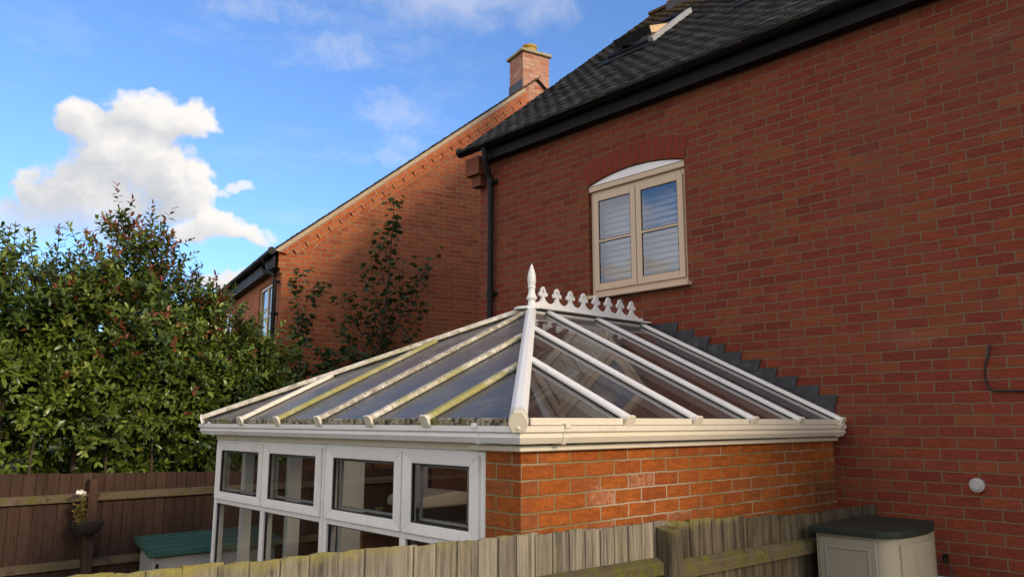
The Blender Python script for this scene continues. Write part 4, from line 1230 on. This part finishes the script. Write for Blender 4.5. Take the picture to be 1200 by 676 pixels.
lid.build('lid', M['green_lid'], ck, bevel=.006)
for a, b_ in ((-2.80, -2.17), (-2.16, -1.54)):
    d_ = MB(); d_.box(-6.163, -6.147, a, b_, .10, .915)
    do = d_.build('door', M['chest_body'], ck, bevel=.006)
    d2 = MB(); d2.box(-6.146, -6.139, a + .09, b_ - .09, .2, .84); d2.build('door_panel', M['chest_body'], do, bevel=.004)
hi = MB(); hi.box(-6.146, -6.137, -2.812, -2.788, .80, .86); hi.box(-6.146, -6.137, -2.812, -2.788, .2, .26); hi.build('hinge', M['black_pl'], ck)

# grey plastic cabinet at the foot of the house wall
gc = thing('plastic_cabinet', 'tall beige-grey plastic garden cabinet with a dark green lid, against the house wall', 'cabinet', (.3, -.7, 0))
plan = [(.095, -1.115), (.465, -1.105), (.515, -1.075), (.555, -1.0), (.578, -.88), (.582, -.72), (.560, -.56), (.49, -.345), (.095, -.345)]
b = MB(); b.prism([(x_, y_) for x_, y_ in plan], 'z', .05, 1.648)
bo = b.build('body', M['beige_plastic'], gc, smooth=True)
d_ = MB(); d_.box(.112, .452, -1.130, -1.118, .12, 1.632); do = d_.build('door', M['grey_plastic'], gc, bevel=.004)
d2 = MB()
for bxs in ((.150, .165, .2, 1.585), (.400, .415, .2, 1.585), (.165, .400, 1.57, 1.585), (.165, .400, .2, .215)): d2.box(bxs[0], bxs[1], -1.136, -1.129, bxs[2], bxs[3])
d2.build('door_moulding', M['grey_plastic'], do, bevel=.003)
sd = MB()
for zA, zB in ((.15, .55), (.60, 1.02), (1.07, 1.36), (1.40, 1.615)):
    P = [(.540, -1.03), (.568, -.93), (.584, -.82), (.588, -.72), (.582, -.66)]
    inn = [(x_ - .02, y_) for x_, y_ in reversed(P)]
    P2 = [(x_ + .011, y_) for x_, y_ in P]
    sd.prism(P2 + inn, 'z', zA, zB)
sd.build('side_panel', M['beige_plastic'], gc)
ls = [((x_ - .33) * 1.075 + .325, (y_ + .72) * 1.05 - .745) for x_, y_ in plan]
ld = MB(); ld.prism(ls, 'z', 1.650, 1.688)
ld.build('lid', M['dark_lid'], gc, bevel=.007, seg=2)

# ------------------------------------------------------------------ foliage
def leaves_obj(name, parent, P, D, U, L, W, mi, mats, rnd, fold=.3, extra=None):
    """P base, D axis, U up (normals), L length, W half width: one folded leaf of four triangles each"""
    P = np.asarray(P); D = np.asarray(D); U = np.asarray(U); L = np.asarray(L)[:, None]; W = np.asarray(W)[:, None]
    D = D / np.linalg.norm(D, axis=1, keepdims=True)
    S = np.cross(D, U); S /= np.linalg.norm(S, axis=1, keepdims=True) + 1e-9
    N = np.cross(S, D)
    n = len(P)
    V = np.empty((n, 7, 3))
    V[:, 0] = P
    V[:, 1] = P + D * L * .34 + S * W * .88 + N * W * fold
    V[:, 2] = P + D * L * .70 + S * W * .72 + N * (W * fold * .7 - L * .03)
    V[:, 3] = P + D * L - N * L * .10
    V[:, 4] = P + D * L * .70 - S * W * .72 + N * (W * fold * .7 - L * .03)
    V[:, 5] = P + D * L * .34 - S * W * .88 + N * W * fold
    V[:, 6] = P + D * L * .5
    F = np.array([(0, 6, 1), (1, 6, 2), (2, 6, 3), (3, 6, 4), (4, 6, 5), (5, 6, 0)])
    F = (F[None] + 7 * np.arange(n)[:, None, None]).reshape(-1, 3)
    off = Vector((0, 0, 0)); p = parent
    while p is not None: off = off + Vector(p.location); p = p.parent
    V = V.reshape(-1, 3) - np.array(off)
    me = bpy.data.meshes.new(name)
    VL = V.tolist(); FL = F.tolist(); MI = np.repeat(mi, 6).astype(np.int32); RN = np.repeat(rnd, 6).astype(np.float32)
    if extra is not None:
        k0 = len(VL); VL += [tuple(Vector(v) - off) for v in extra.v]; FL += [tuple(i + k0 for i in f) for f in extra.f]
        MI = np.concatenate([MI, np.full(len(extra.f), len(mats) - 1, np.int32)]); RN = np.concatenate([RN, np.zeros(len(extra.f), np.float32)])
    me.from_pydata(VL, [], FL)
    for m_ in mats: me.materials.append(m_)
    me.polygons.foreach_set('material_index', MI)
    me.polygons.foreach_set('use_smooth', np.ones(len(FL), dtype=bool))
    at = me.attributes.new('rnd', 'FLOAT', 'FACE'); at.data.foreach_set('value', RN)
    o_ = bpy.data.objects.new(name, me)
    return link(o_, parent)

def shrub(name, label, loc, blobs, n_shoots, red, stems, group=None, leafL=(.075, .136), spires=()):
    """evergreen shrub: shoots with whorled glossy leaves over lumpy blobs; blobs = (cx,cy,cz,rx,ry,rz)"""
    root = thing(name, label, 'shrub', loc, group=group)
    P = []; D = []; U = []; L = []; W = []; mi = []; rn = []
    tw = MB()
    B = np.array(blobs); vol = B[:, 3] * B[:, 4] + B[:, 4] * B[:, 5] + B[:, 3] * B[:, 5]; pb = vol / vol.sum()
    # clumps: bunches of shoots give light and dark masses
    shoots = []
    n_cl = max(30, n_shoots // 12)
    tries = 0
    while len(shoots) < n_shoots and tries < n_cl * 6:
        tries += 1
        k_ = RNG.choice(len(B), p=pb); c_ = B[k_, :3]; r_ = B[k_, 3:]
        d_ = RNG.normal(size=3); d_ /= np.linalg.norm(d_)
        rad_ = RNG.choice([1.0, .8, .55], p=[.70, .23, .07]) * RNG.uniform(.86, 1.08)
        p_ = c_ + d_ * r_ * rad_
        if p_[2] < .9: continue
        # skip when deep inside another blob
        q_ = ((p_ - B[:, :3]) / B[:, 3:]); ins = (q_ ** 2).sum(1).min()
        if ins < .28 and RNG.random() < .8: continue
        cv = RNG.random()
        for _ in range(int(RNG.integers(9, 17))):
            pp_ = p_ + RNG.normal(size=3) * .115
            out_ = (pp_ - c_) / r_; out_ /= np.linalg.norm(out_) + 1e-9
            shoots.append((pp_, out_ + np.array([0, 0, .55]) + RNG.normal(size=3) * .35, rad_ > .8, cv))
    for (sx, sy, sz, h_) in spires:           # long new shoots standing above the outline
        m_ = int(h_ / .07)
        lean = RNG.normal(size=2) * .10
        tw.tube([(sx, sy, sz), (sx + lean[0] * h_ * .5, sy + lean[1] * h_ * .5, sz + h_ * .5), (sx + lean[0] * h_, sy + lean[1] * h_, sz + h_)], [.009, .006, .003], 5)
        for j in range(m_):
            t = j / m_; base = np.array([sx + lean[0] * h_ * t, sy + lean[1] * h_ * t, sz + h_ * t])
            for _ in range(4):
                a_ = RNG.uniform(0, 6.28); d_ = np.array([math.cos(a_), math.sin(a_), RNG.uniform(.4, 1.0)])
                P.append(base); D.append(d_); U.append(np.array([0, 0, 1.0]) - d_ * .3); L.append(RNG.uniform(.06, .10)); W.append(RNG.uniform(.015, .022))
                mi.append(2 if RNG.random() < red * 2.4 * t else (1 if RNG.random() < .35 else 0)); rn.append(RNG.random())
    zmax = (B[:, 2] + B[:, 5]).max(); zmin = (B[:, 2] - B[:, 5]).min()
    for p_, d_, outer, cv in shoots:
        sc = 1.0
        d_ = d_ / np.linalg.norm(d_)
        ln = RNG.uniform(.10, .24)
        a_ = np.cross(d_, RNG.normal(size=3)); a_ /= np.linalg.norm(a_); b_ = np.cross(d_, a_)
        nl = int(RNG.integers(7, 12))
        hfrac = (p_[2] - zmin) / (zmax - zmin)
        rtip = outer and RNG.random() < red * max(0, (hfrac - .35)) * 2.2
        lt = RNG.random() < .08 + .3 * cv
        if outer and RNG.random() < .35: tw.tube([tuple(p_ - d_ * .12), tuple(p_ + d_ * ln)], [.005, .003], 4, False)
        for j in range(nl):
            t = j / (nl - 1); ph = j * 2.4 + RNG.uniform(-.3, .3)
            rad_ = a_ * math.cos(ph) + b_ * math.sin(ph)
            ax = rad_ * (1.05 - .55 * t) + d_ * (.15 + .75 * t) + np.array([0, 0, -.12])
            P.append(p_ + d_ * ln * t); D.append(ax); U.append(d_ + np.array([0, 0, .5]) + RNG.normal(size=3) * .15)
            l_ = RNG.uniform(*leafL) * (1 - .35 * t) * sc; L.append(l_); W.append(l_ * RNG.uniform(.20, .27))
            mi.append(2 if (rtip and t > .45) else (1 if (lt and t > .35) else 0)); rn.append(.6 * cv + .4 * RNG.random())
    leaves_obj('crown', root, P, D, U, L, W, np.array(mi), [M['leaf'], M['leaf_lt'], M['leaf_red'], M['bark']], np.array(rn), extra=tw)
    for pts, rr_ in stems:
        tw2 = MB(); tw2.tube(pts, rr_, 8); tw2.build('trunk', M['bark'], root, smooth=True)
    return root

def stem(x, y, h, r=.05, lean=(0, 0), n=5):
    return ([(x + lean[0] * t + random.uniform(-.04, .04), y + lean[1] * t + random.uniform(-.04, .04), h * t) for t in np.linspace(0, 1, n)], [r * (1 - .6 * t) for t in np.linspace(0, 1, n)])

shrub('photinia_shrub', 'tall bushy evergreen with red young tips, its peak higher than the bushes either side', (-7.75, -2.85, 0),
      [(-7.6, -2.88, 3.93, .48, .46, .68), (-7.6, -2.90, 3.25, .75, 1.0, .95), (-7.5, -2.35, 3.25, .55, .55, .72), (-7.5, -2.75, 2.62, .62, 1.05, .58), (-7.7, -3.35, 3.4, .5, .5, .62), (-8.1, -2.7, 1.95, .4, 1.2, .55), (-7.75, -2.3, 1.95, .4, .8, .5), (-8.3, -2.8, 2.6, .4, 1.2, 1.2)],
      4200, .34, [stem(-7.7, -2.9, 3.6, .06, (.05, .1)), stem(-7.6, -2.4, 3.2, .05, (0, .2)), stem(-7.7, -3.2, 3.4, .05, (0, -.15)), stem(-7.2, -2.6, 2.6, .025), stem(-7.2, -3.1, 2.6, .02)],
      spires=[(-7.55, -2.98, 4.45, .42), (-7.5, -3.10, 4.30, .34), (-7.5, -2.90, 4.35, .36), (-7.5, -2.74, 4.15, .28), (-7.5, -2.55, 3.85, .26), (-7.5, -2.3, 3.7, .26), (-7.45, -2.1, 3.5, .26)])
shrub('photinia_shrub', 'broad green evergreen bush at the left edge with a ragged flat top', (-7.6, -4.6, 0),
      [(-7.6, -4.05, 3.34, .62, .78, .80), (-7.6, -4.9, 3.34, .7, .9, .82), (-7.5, -4.2, 2.62, .6, 1.1, .58), (-7.5, -5.4, 2.5, .7, 1.0, .75), (-7.6, -3.6, 3.22, .5, .42, .70), (-8.1, -4.6, 1.95, .4, 1.4, .55), (-8.3, -4.6, 2.5, .4, 1.5, 1.1)],
      4100, .10, [stem(-7.6, -4.1, 3.3, .06), stem(-7.6, -4.9, 3.3, .06), stem(-7.5, -5.4, 2.6, .05), stem(-7.2, -4.4, 2.5, .03), stem(-7.2, -3.8, 2.5, .02)],
      leafL=(.078, .140),
      spires=[(-7.5, -4.12, 3.99, .50), (-7.5, -3.70, 3.94, .62), (-7.45, -4.32, 3.94, .42), (-7.45, -3.92, 3.94, .50), (-7.5, -4.5, 3.94, .40), (-7.5, -3.52, 3.74, .50), (-7.45, -4.75, 3.94, .35), (-7.4, -4.22, 3.89, .55)])
shrub('photinia_shrub', 'lower green evergreen bush in front of the gable house window, by its downpipe', (-7.7, -1.7, 0),
      [(-7.55, -1.85, 3.0, .52, .62, .70), (-7.55, -1.35, 2.72, .5, .55, .66), (-7.45, -1.8, 2.5, .55, .8, .52), (-7.6, -.95, 2.55, .4, .38, .55), (-8.0, -1.5, 1.9, .4, .9, .5)],
      2300, .06, [stem(-7.6, -1.8, 3.0, .05), stem(-7.6, -1.2, 2.6, .04)],
      spires=[(-7.5, -1.45, 3.25, .32), (-7.5, -1.2, 3.1, .30), (-7.5, -1.75, 3.5, .30), (-7.6, -.9, 2.9, .35)])

# maple saplings against the gable
def maple_leaf_fan(L):
    pts = []
    for a_, r_ in ((-150, .30), (-118, .62), (-92, .40), (-62, .90), (-34, .50), (0, 1.0), (34, .50), (62, .90), (92, .40), (118, .62), (150, .30)):
        t = R(a_); pts.append((math.cos(t) * r_ * L * .62 + L * .32, math.sin(t) * r_ * L * .62))
    return pts
def sapling(name, label, loc, branches, n_per_m, leaf=(.09, .16)):
    root = thing(name, label, 'tree', loc)
    vs = []; fs = []; rn = []
    tr = MB(); tw = MB()
    first = True
    for pts, r0, dens in branches:
        pv = [Vector(p) for p in pts]
        seglen = sum((b_ - a_).length for a_, b_ in zip(pv[:-1], pv[1:]))
        rr_ = [max(.003, r0 * (1 - .85 * i / (len(pv) - 1))) for i in range(len(pv))]
        (tr if first else tw).tube(pts, rr_, 7); first = False
        n_ = int(seglen * n_per_m * dens)
        for _ in range(n_):
            t = random.random() ** .8 * (len(pv) - 1); i = min(int(t), len(pv) - 2); b0 = pv[i].lerp(pv[i + 1], t - i)
            a_ = random.uniform(0, 6.28)
            pet = Vector((math.cos(a_), math.sin(a_), random.uniform(-.15, .45))).normalized()
            pl_ = random.uniform(.02, .10)
            base = b0 + pet * pl_
            L_ = random.uniform(*leaf)
            ax = (pet + Vector((0, 0, random.uniform(-.9, -.1)))).normalized()
            s_ = ax.cross(Vector((random.uniform(-.35, .35), random.uniform(-.35, .35), 1))).normalized(); nn = s_.cross(ax)
            k0 = len(vs)
            vs.append(tuple(base + ax * L_ * .3 - nn * .004))
            fan = maple_leaf_fan(L_)
            for x_, y_ in fan: vs.append(tuple(base + ax * x_ + s_ * y_ + nn * (abs(y_) * .25 - x_ * .12)))
            v_ = random.random()
            for j in range(len(fan)):
                fs.append((k0, k0 + 1 + j, k0 + 1 + (j + 1) % len(fan))); rn.append(v_)
    off = Vector(loc)
    me = bpy.data.meshes.new('crown'); me.from_pydata([tuple(Vector(v) - off) for v in vs], [], fs)
    at = me.attributes.new('rnd', 'FLOAT', 'FACE'); at.data.foreach_set('value', rn)
    me.materials.append(M['leaf_dk']); link(bpy.data.objects.new('crown', me), root)
    tr.build('trunk', M['bark'], root, smooth=True); tw.build('branches', M['bark'], root, smooth=True)
    return root
# gable frame: g along gable, front = towards camera
gv = Vector((math.sin(NB), math.cos(NB), 0)); sv = Vector((-math.cos(NB), math.sin(NB), 0)); n0 = Vector(NO)
def gp(a, z, f=.6): v = n0 + gv * a - sv * f; return (v.x, v.y, z)
tb = [([gp(1.38, 0), gp(1.40, 1.5), gp(1.42, 3.0), gp(1.56, 4.4), gp(1.60, 5.2), gp(1.64, 5.85)], .028, .95)]
random.seed(21)
for z, a1, z1, f1 in ((2.7, 1.15, 3.6, .6), (2.9, 1.75, 3.75, .6), (3.1, 1.2, 4.0, .6), (3.3, 1.75, 4.2, .55), (2.6, 2.3, 3.5, .5), (2.7, .65, 3.9, .7), (2.9, 2.8, 3.75, .55), (3.0, .75, 4.2, .6), (3.1, 2.2, 4.2, .8), (3.3, .95, 4.35, .5), (3.2, 2.45, 5.15, .5), (3.5, 1.05, 4.6, .8), (3.6, 2.05, 4.6, .5), (3.9, 1.3, 4.9, .5), (4.0, 1.95, 4.9, .7), (4.4, 1.42, 5.3, .55),
                     (2.5, 1.0, 3.3, .8), (2.5, 1.9, 3.3, .8), (2.4, 2.5, 3.0, .4)):
    tb.append(([gp(1.42 + (z - 3) * .06, z), gp((1.42 + a1) / 2, (z + z1) / 2 - .05, f1), gp(a1, z1, f1)], .012, 1.0))
sapling('maple_sapling', 'slender dark-leaved sapling growing tall up the sunlit brick gable', gp(1.38, 0), tb, 33)
tb = [([gp(.75, 0, .9), gp(.7, 1.5, .9), gp(.66, 2.6, .9), gp(.64, 3.35, .9)], .022, 2.0)]
for a1, z1 in ((.3, 3.1), (1.05, 3.25), (.1, 2.8), (1.2, 3.0), (.45, 3.35), (.9, 3.45), (1.4, 2.9)):
    tb.append(([gp(.70, 2.3, .9), gp((.7 + a1) / 2, (2.4 + z1) / 2, .95), gp(a1, z1, .9)], .01, 2.0))
sapling('maple_sapling', 'low dark-leaved sapling just above the left end of the conservatory roof', gp(.75, 0, .9), tb, 44)
tb = [([gp(.18, 0, .75), gp(.16, 2.0, .75), gp(.2, 3.2, .75), gp(.22, 3.85, .75)], .014, 1.3),
      ([gp(.18, 3.5, .75), gp(.3, 4.1, .7), gp(.62, 4.35, .65)], .008, 1.2), ([gp(.2, 3.4, .75), gp(.1, 4.2, .75), gp(.22, 4.5, .75)], .007, 1.3)]
sapling('maple_sapling', 'thin leafy sapling beside the corner downpipe of the gable house', gp(.18, 0, .75), tb, 34)

# ------------------------------------------------------------------ world: Nishita sky with clouds
SUN_EL, SUN_AZ = 21.0, 9.5      # azimuth from +X towards +Y
wd = bpy.data.worlds.new('World'); scene.world = wd; wd.use_nodes = True
t = wd.node_tree; t.nodes.clear(); N = NT(t)
out = N.n('ShaderNodeOutputWorld'); bg = N.n('ShaderNodeBackground')
sky = N.n('ShaderNodeTexSky'); sky.sky_type = 'NISHITA'; sky.sun_disc = False
sky.sun_elevation = R(SUN_EL); sky.sun_rotation = R(90 - SUN_AZ); sky.altitude = 80; sky.air_density = 1.0; sky.dust_density = .6; sky.ozone_density = 2.0
SKY_STR = .15
dirv = N.vm('NORMALIZE', N.n('ShaderNodeTexCoord').outputs['Generated'])
dx, dy, dz = N.sep(dirv)
skyc = N.mix(1.0, sky.outputs[0], (SKYMUL := (1.0, 1.30, 1.74)), 'MULTIPLY')
def cloud_layer(az, el, blobs, nscale, amp, soft, seed):
    """cumulus built round the sky direction (az, el): blobs in tangent units; returns alpha and light"""
    a, e = R(az), R(el)
    e0_ = Vector((math.cos(a) * math.cos(e), math.sin(a) * math.cos(e), math.sin(e))); e1 = Vector((math.sin(a), -math.cos(a), 0)); e2 = e1.cross(e0_)
    d0 = N.m('MAXIMUM', N.vm('DOT_PRODUCT', dirv, tuple(e0_)), .05)
    front = N.m('GREATER_THAN', N.vm('DOT_PRODUCT', dirv, tuple(e0_)), .2)
    u = N.m('DIVIDE', N.vm('DOT_PRODUCT', dirv, tuple(e1)), d0); v = N.m('DIVIDE', N.vm('DOT_PRODUCT', dirv, tuple(e2)), d0)
    wu = N.m('MULTIPLY', N.m('SUBTRACT', N.noise(N.comb(u, v, seed + 3), nscale * .6, 3, .6), .5), 1.7 / nscale)
    wv = N.m('MULTIPLY', N.m('SUBTRACT', N.noise(N.comb(u, v, seed + 5), nscale * .6, 3, .6), .5), 1.3 / nscale)
    u = N.m('ADD', u, wu); v = N.m('ADD', v, wv)
    def dens(uo, vo):
        u_ = N.m('ADD', u, uo) if uo else u; v_ = N.m('ADD', v, vo) if vo else v
        best = None
        for bu, bv, ru, rv, h_ in blobs:
            q = N.m('ADD', N.m('POWER', N.m('DIVIDE', N.m('SUBTRACT', u_, bu), ru), 2.0), N.m('POWER', N.m('DIVIDE', N.m('SUBTRACT', v_, bv), rv), 2.0))
            b_ = N.m('MULTIPLY', N.m('SUBTRACT', .86, q), h_)
            best = b_ if best is None else N.m('SMOOTH_MAX', best, b_, .25)
        vec = N.comb(u_, v_, seed)
        nz_ = N.noise(vec, nscale, 7, .58, 2.1)
        big = N.noise(N.comb(u_, v_, seed + 7), nscale * .33, 3, .5)
        return N.m('ADD', best, N.m('MULTIPLY', N.m('ADD', N.m('MULTIPLY', N.m('SUBTRACT', nz_, .5), 1.5), N.m('SUBTRACT', big, .5)), amp))
    D0 = dens(0, 0); D1 = dens(.016, .020)
    alpha = N.m('MULTIPLY', N.sstep(D0, 0.0, soft), front)
    light = N.m('ADD', N.m('MULTIPLY', N.m('SUBTRACT', D0, D1), .60), .50)
    return alpha, N.m('MINIMUM', N.m('MAXIMUM', light, 0.0), 1.0), D0, v
def over(base, alpha, light, dark, bright):
    return N.mix(alpha, base, N.mix(light, dark, bright))
K = 1.0 / SKY_STR
cB = (1.0 * K, .965 * K, .93 * K); cD = (.50 * K, .55 * K, .62 * K)
col = skyc
# high thin cirrus, all over the dome, streaked
pz = N.m('MAXIMUM', dz, .06)
cu = N.comb(N.m('DIVIDE', dx, pz), N.m('DIVIDE', dy, pz), 0.0)
ci = N.noise(cu, 1.15, 8, .66, 2.1, .6)
ci2 = N.noise(N.vm('MULTIPLY', cu, (5.5, 5.5, 1.0)), 1.0, 6, .65)
cim = N.noise(cu, .42, 2, .5)
cir = N.m('MULTIPLY', N.m('MULTIPLY', N.sstep(N.m('ADD', ci, N.m('MULTIPLY', N.m('SUBTRACT', ci2, .5), .5)), .50, .80), N.sstep(cim, .46, .66)), .22)
col = N.mix(cir, col, (.86 * K, .86 * K, .90 * K))
# unseen warm cloud bank added behind the camera to brighten and neutralise the shade
def bank(vec3, lo, hi, seed):
    v_ = N.vm('ADD', N.vm('MULTIPLY', vec3, (2.2, 2.2, 3.6)), (seed, 1.3, .4))
    return N.noise(v_, 1.4, 6, .57, 2.1)
bn = bank(dirv, 0, 0, 3.0); bn1 = bank(N.vm('ADD', dirv, (.03, -.01, .05)), 0, 0, 3.0)
back = N.sstep(dy, .12, -.25)
bmask = N.m('MULTIPLY', back, N.sstep(N.m('SUBTRACT', bn, N.m('MULTIPLY', N.m('ABSOLUTE', N.m('SUBTRACT', dz, .2)), .12)), .40, .47))
bl_ = N.m('MINIMUM', N.m('MAXIMUM', N.m('ADD', N.m('MULTIPLY', N.m('SUBTRACT', bn, bn1), 6.0), .62), 0.0), 1.0)
gap_d = Vector((math.cos(R(-128)) * math.cos(R(13.5)), math.sin(R(-128)) * math.cos(R(13.5)), math.sin(R(13.5))))
gap = N.sstep(N.m('ADD', N.vm('DOT_PRODUCT', dirv, tuple(gap_d)), N.m('MULTIPLY', N.m('SUBTRACT', bn, .5), .02)), .990, .996)
bmask = N.m('MULTIPLY', bmask, N.m('SUBTRACT', 1.0, N.m('MULTIPLY', gap, .5)))
col = over(col, bmask, bl_, (.95 * K, .86 * K, .76 * K), (1.95 * K, 1.66 * K, 1.36 * K))
al, li, D0, vv = cloud_layer(-127.6, 11.4, [(.0, .0, .022, .012, 1.0), (-.028, -.004, .022, .010, .8), (.035, -.008, .028, .010, .8)], 60, 1.2, .4, 6.6)
col = over(col, al, N.m('MINIMUM', N.m('ADD', li, .3), 1.0), (.62 * K, .60 * K, .60 * K), (1.15 * K, 1.02 * K, .92 * K))
# the tall cumulus over the hedge, its smaller neighbours and the low grey shelf to the left
al, li, D0, vv = cloud_layer(165.4, 16.3, [(.024, .068, .054, .036, 1.1), (.066, .070, .046, .030, 1.0), (-.030, .050, .042, .030, 1.0), (.020, .020, .082, .062, 1.1), (-.012, -.028, .090, .056, 1.0), (.060, -.012, .056, .050, 1.0), (.012, -.066, .050, .032, .8), (-.07, -.066, .085, .026, .6), (-.15, -.072, .09, .020, .45)], 25, 1.15, .50, 1.7)
dk = N.m('MULTIPLY', N.m('SUBTRACT', 1.0, N.sstep(N.m('ADD', N.m('ADD', vv, N.m('MULTIPLY', N.m('SUBTRACT', li, .5), .10)), .02), -.09, .055)), .62)
li2 = N.m('MULTIPLY', li, N.m('SUBTRACT', 1.0, dk))
al = N.m('MULTIPLY', al, N.m('ADD', .45, N.m('MULTIPLY', .55, N.sstep(vv, -.085, -.035))))
col = over(col, al, N.m('MINIMUM', N.m('ADD', li2, .03), 1.0), (.55 * K, .59 * K, .65 * K), cB)
al, li, D0, vv = cloud_layer(158.2, 13.1, [(-.012, .006, .036, .026, 1.0), (.028, .000, .040, .018, .9), (-.042, -.002, .026, .018, .8), (.024, -.058, .044, .022, .9), (-.008, -.062, .028, .014, .8)], 34, 1.1, .55, 4.2)
dk = N.m('MULTIPLY', N.m('SUBTRACT', 1.0, N.sstep(vv, -.02, .022)), .35)
col = over(col, al, N.m('MINIMUM', N.m('ADD', N.m('MULTIPLY', li, N.m('SUBTRACT', 1.0, dk)), .12), 1.0), (.62 * K, .64 * K, .68 * K), cB)
# a soft white veil high over the neighbour's chimney and a broken streak of thin cloud left of it
for az_, el_, bl2, sc_, op_ in ((139.5, 30.5, [(.0, .0, .16, .06, 1.0), (-.06, .01, .12, .04, .8)], 14, .42), (150.0, 23.5, [(-.10, .09, .10, .030, .9), (-.02, .045, .07, .03, .9), (.045, -.02, .055, .038, 1.0), (.06, -.07, .04, .03, .7)], 44, .26), (152.0, 19.0, [(.04, .0, .05, .014, .7)], 44, .15)):
    al, li, D0, vv = cloud_layer(az_, el_, bl2, sc_, 1.35, 1.15, az_)
    col = N.mix(N.m('MULTIPLY', al, op_), col, (.90 * K, .89 * K, .93 * K))
al, li, D0, vv = cloud_layer(157.4, 16.1, [(.0, .0, .022, .007, .8), (-.02, -.008, .02, .008, .6)], 60, .7, .6, 9.3)
col = over(col, N.m('MULTIPLY', al, .75), li, (.75 * K, .78 * K, .84 * K), cB)
N.l(col, bg.inputs[0]); bg.inputs[1].default_value = SKY_STR
N.l(bg.outputs[0], out.inputs[0])

# sun
sd_ = bpy.data.lights.new('sun', 'SUN'); sd_.energy = 3.2; sd_.angle = R(12.0); sd_.color = (1.0, .79, .53)
so_ = bpy.data.objects.new('sun', sd_); C.objects.link(so_)
S = Vector((math.cos(R(SUN_EL)) * math.cos(R(SUN_AZ)), math.cos(R(SUN_EL)) * math.sin(R(SUN_AZ)), math.sin(R(SUN_EL))))
so_.rotation_euler = S.to_track_quat('Z', 'Y').to_euler(); so_.location = S * 40

# ------------------------------------------------------------------ camera
cd_ = bpy.data.cameras.new('camera'); cd_.sensor_width = 36; cd_.lens = 907.4 / 1200 * 36; cd_.clip_end = 2000; cd_.clip_start = .05
co_ = bpy.data.objects.new('camera', cd_); C.objects.link(co_); scene.camera = co_
yaw, pit_, roll = R(47.3074), R(9.7225), R(.0645)
fw = Vector((-math.sin(yaw) * math.cos(pit_), math.cos(yaw) * math.cos(pit_), math.sin(pit_)))
rt_ = Vector((math.cos(yaw), math.sin(yaw), 0)); up = rt_.cross(fw)
r2 = rt_ * math.cos(roll) + up * math.sin(roll); u2 = -rt_ * math.sin(roll) + up * math.cos(roll)
co_.matrix_world = Matrix(((r2.x, u2.x, -fw.x, 2.4165), (r2.y, u2.y, -fw.y, -5.7557), (r2.z, u2.z, -fw.z, 2.3026), (0, 0, 0, 1)))

scene.render.engine = 'CYCLES'
cy = scene.cycles
cy.max_bounces = 8; cy.transparent_max_bounces = 24; cy.glossy_bounces = 4; cy.diffuse_bounces = 3; cy.use_denoising = True
cy.caustics_reflective = False; cy.caustics_refractive = False
vs_ = scene.view_settings
vs_.view_transform = 'Standard'; vs_.look = 'None'; vs_.gamma = 1.0; vs_.exposure = 0.0
